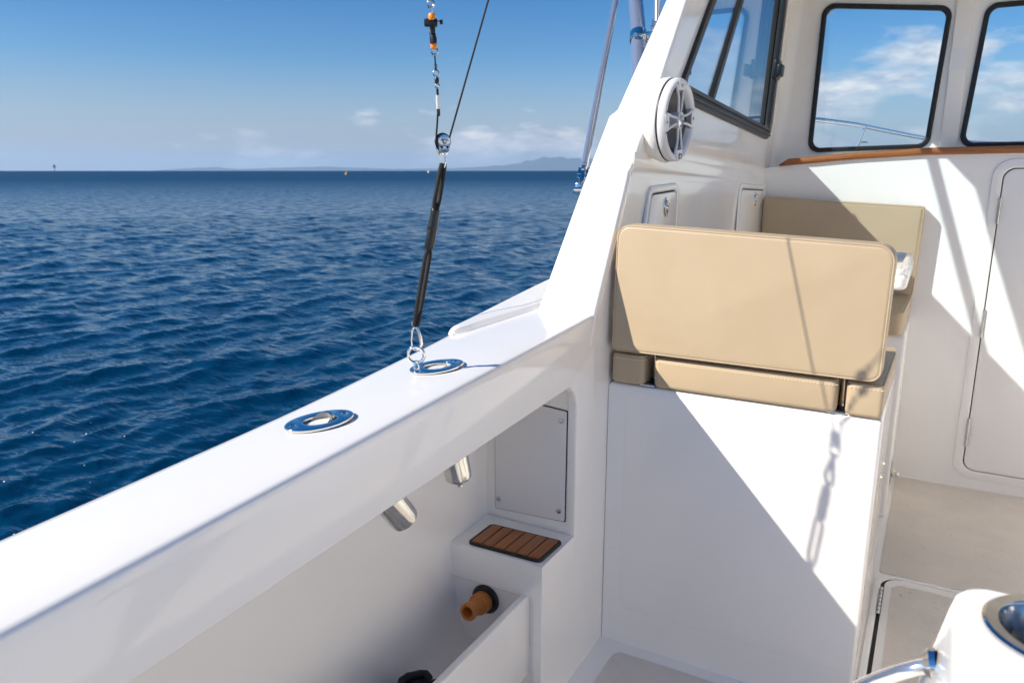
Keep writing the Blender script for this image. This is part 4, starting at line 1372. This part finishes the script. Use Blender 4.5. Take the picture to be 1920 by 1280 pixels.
# (local x of MS runs fore and aft, local y is up)
badge = plate('badge', rpoly([(0.002, -0.1055), (0.024, -0.1025), (0.0215, -0.0900), (0.0015, -0.0925)], 0.0015, 2), [], 0.0016, MS @ Matrix.Translation((0, 0, 0.0022)), BLACK_P, spk, 0.0003)
plate('badge_emblem', [(0.006, -0.102), (0.019, -0.100), (0.018, -0.0975), (0.0105, -0.0985), (0.0105, -0.0965), (0.0175, -0.0955), (0.017, -0.0935), (0.0058, -0.0950)], [], 0.0005, MS @ Matrix.Translation((0, 0, 0.0032)), WHITE_P, badge)

# ------------------------------------------------------------------ teak pad on the step
pad = empty('teak_step_pad', (-0.875, 1.575, 0.425))
tag(pad, 'small teak pad with black seams on the moulded step', 'step pad')
pc = [(-0.985, 1.508), (-0.772, 1.512), (-0.768, 1.636), (-0.984, 1.630)]
plate('pad_base', rpoly(pc, 0.014, 5), [], 0.007, MXY(0.4288), CAULK, pad, 0.0015)
n = 6
for i in range(n):
    def edge_pt(u, v):
        a = Vector(pc[0]).lerp(Vector(pc[1]), u)
        b = Vector(pc[3]).lerp(Vector(pc[2]), u)
        return tuple(a.lerp(b, v))
    u0, u1 = 0.035 + 0.93 * i / n + 0.008, 0.035 + 0.93 * (i + 1) / n - 0.008
    v0, v1 = 0.055, 0.945
    st = [edge_pt(u0, v0), edge_pt(u1, v0), edge_pt(u1, v1), edge_pt(u0, v1)]
    rr = [0.001] * 4
    if i == 0:
        rr = [0.008, 0.001, 0.001, 0.008]
    if i == n - 1:
        rr = [0.001, 0.008, 0.008, 0.001]
    plate('strip', rpoly(st, rr, 3), [], 0.006, MXY(0.4315 + random.uniform(-0.0003, 0.0003)), TEAK_P, pad, 0.0014)

# ------------------------------------------------------------------ drain fitting in the gutter
dr = empty('drain_fitting', (-0.926, 1.505, 0.287))
tag(dr, 'orange threaded spout in a round black flange at the end of the gutter', 'drain fitting')
dm = Vector((-0.926, 1.504, 0.287))
lathe('flange', [(0.030, 0.0), (0.0395, 0.0), (0.0395, 0.004), (0.036, 0.0085), (0.022, 0.011), (0.0, 0.011)], basis(dm, (0, -1, 0)), BLACK_P, dr, 40)
dax = Vector((-0.02, -1, 0.10)).normalized()
sp0 = dm + Vector((0, -0.010, 0))
lathe('spout', [(0.0, 0.0), (0.026, 0.0), (0.0275, 0.004), (0.0275, 0.028), (0.0265, 0.031), (0.0228, 0.032), (0.0222, 0.044), (0.0212, 0.046), (0.0190, 0.048), (0.0188, 0.062), (0.0225, 0.066), (0.0230, 0.074), (0.0215, 0.077),
                (0.0150, 0.077), (0.0140, 0.074), (0.0132, 0.040), (0.0, 0.040)], basis(sp0, dax), ORANGE, dr, 40)
mk = basis(dm, (0, -1, 0))
plate('flange_mark', [(0.018, -0.016), (0.0195, -0.016), (0.0245, 0.014), (0.023, 0.014)], [], 0.0005, mk @ Matrix.Translation((0, 0, 0.0112)), WHITE_P, dr)

# ------------------------------------------------------------------ black rope coil lying in the gutter
rope = empty('rope_coil', (-0.915, 1.12, 0.15))
tag(rope, 'lumpy coil of black rope at the bottom edge of the picture', 'rope')
geo = []
g = np.random.default_rng(9)
pts = []
for i in range(160):
    a = i * 0.23
    rr_ = 0.052 + 0.012 * math.sin(a * 0.37) + 0.006 * g.normal()
    pts.append(Vector((-0.905 + rr_ * math.cos(a) * 0.95, 1.165 + rr_ * 1.35 * math.sin(a), 0.168 + 0.0135 * (i // 27) + 0.006 * math.sin(a * 2.1))))
tube('coil', pts, 0.0105, CORD, rope, 8)

# ------------------------------------------------------------------ bow rail seen through the windscreen
rail = empty('bow_rail', (-0.5, 5.45, 1.2))
tag(rail, 'stainless bow rail curving past beyond the windscreen', 'rail')
rp = [(-0.98, 4.25, 1.64), (-0.86, 4.6, 1.668), (-0.734, 4.9, 1.672), (-0.539, 5.3, 1.657), (-0.388, 5.75, 1.636), (-0.145, 6.35, 1.600), (0.082, 6.75, 1.586), (0.276, 6.93, 1.578), (0.40, 6.96, 1.574)]
full = rp + [mir(p) for p in rp[::-1]]
cr = []
for i in range(len(full) - 1):      # smooth the run
    p0, p1, p2, p3 = (Vector(full[max(0, min(len(full) - 1, i + k))]) for k in (-1, 0, 1, 2))
    for t in np.linspace(0, 1, 6, endpoint=False):
        cr.append(0.5 * ((2 * p1) + (-p0 + p2) * t + (2 * p0 - 5 * p1 + 4 * p2 - p3) * t * t + (-p0 + 3 * p1 - 3 * p2 + p3) * t ** 3))
tube('top_rail', cr, 0.0135, STEEL_P, rail, 14)
for (x, y, z, bx) in ((-0.480, 5.45, 1.650, -0.60), (-0.05, 6.5, 1.594, -0.12), (-0.93, 4.40, 1.65, -0.95)):
    for m_ in (False, True):
        a, b = (x, y, z), (bx, y - 0.02, zg(y) - 0.01)
        if m_:
            a, b = mir(a), mir(b)
        tube('stanchion', [a, b], 0.0115, STEEL_P, rail, 12)

# ------------------------------------------------------------------ foreground console with drink holder
con = empty('drink_console', (0.17, 0.70, 0.0))
tag(con, 'blurred white moulded console with a steel-rimmed cup hole, close at lower right', 'console')
MC = Matrix.Identity(4)


def con_row(z, d, r_):
    c = [(0.058 - d, 0.42), (0.42, 0.42), (0.42, 0.862 + d * 0.3), (0.058 - d, 0.862 + d * 0.3)]
    return [(p[0], p[1], z) for p in rpoly(c, r_, 7)]


holec = (0.146, 0.800)
rows = [con_row(0.0, 0.028, 0.03), con_row(0.70, 0.026, 0.03), con_row(0.84, 0.024, 0.03), con_row(0.93, 0.006, 0.028), con_row(0.944, 0.002, 0.027), con_row(0.9488, -0.004, 0.024), con_row(0.950, -0.010, 0.021)]
grid('body', rows, GEL, con, 60, closed=True)
plate('top', [(p[0], p[1]) for p in con_row(0, -0.010, 0.021)], [[(holec[0] + 0.060 * math.cos(t), holec[1] + 0.060 * math.sin(t)) for t in np.linspace(0, 6.283, 48, endpoint=False)]], 0.004, MXY(0.948), GEL, con)
cup = lathe('cup', [(0.069, 0.950), (0.069, 0.9525), (0.066, 0.9545), (0.0555, 0.9535), (0.0535, 0.950), (0.052, 0.875), (0.0495, 0.865), (0.0, 0.864)], Matrix.Translation((holec[0], holec[1], 0)), STEEL_D, con, 56)
hb = tube('grab_handle', [(0.046, 0.800, 0.885), (0.030, 0.806, 0.872), (0.010, 0.797, 0.863), (-0.012, 0.775, 0.858), (-0.032, 0.745, 0.856), (-0.05, 0.68, 0.85), (-0.05, 0.60, 0.85)], 0.0080, STEEL_P, con, 16)
lathe('handle_boss', [(0.0, 0.0), (0.016, 0.0), (0.016, 0.006), (0.010, 0.012), (0.0, 0.012)], basis((0.046, 0.800, 0.885), (-1, 0, -0.25)), STEEL, hb, 24)

# ------------------------------------------------------------------ haze over the water
hm, ht = newmat('sea haze')
pv = ht.n('ShaderNodeVolumePrincipled', {'Color': (0.52, 0.76, 1.0, 1), 'Density': 2.3e-5, 'Anisotropy': 0.2})
ho = ht.n('ShaderNodeOutputMaterial')
ht.t.links.new(pv.outputs[0], ho.inputs['Volume'])
hz_o = rbox('haze', (-46000, -46000, -14), (46000, 46000, 900), hm, None, 0.0)
tag(hz_o, 'thin blue haze over the sea', kind='stuff')
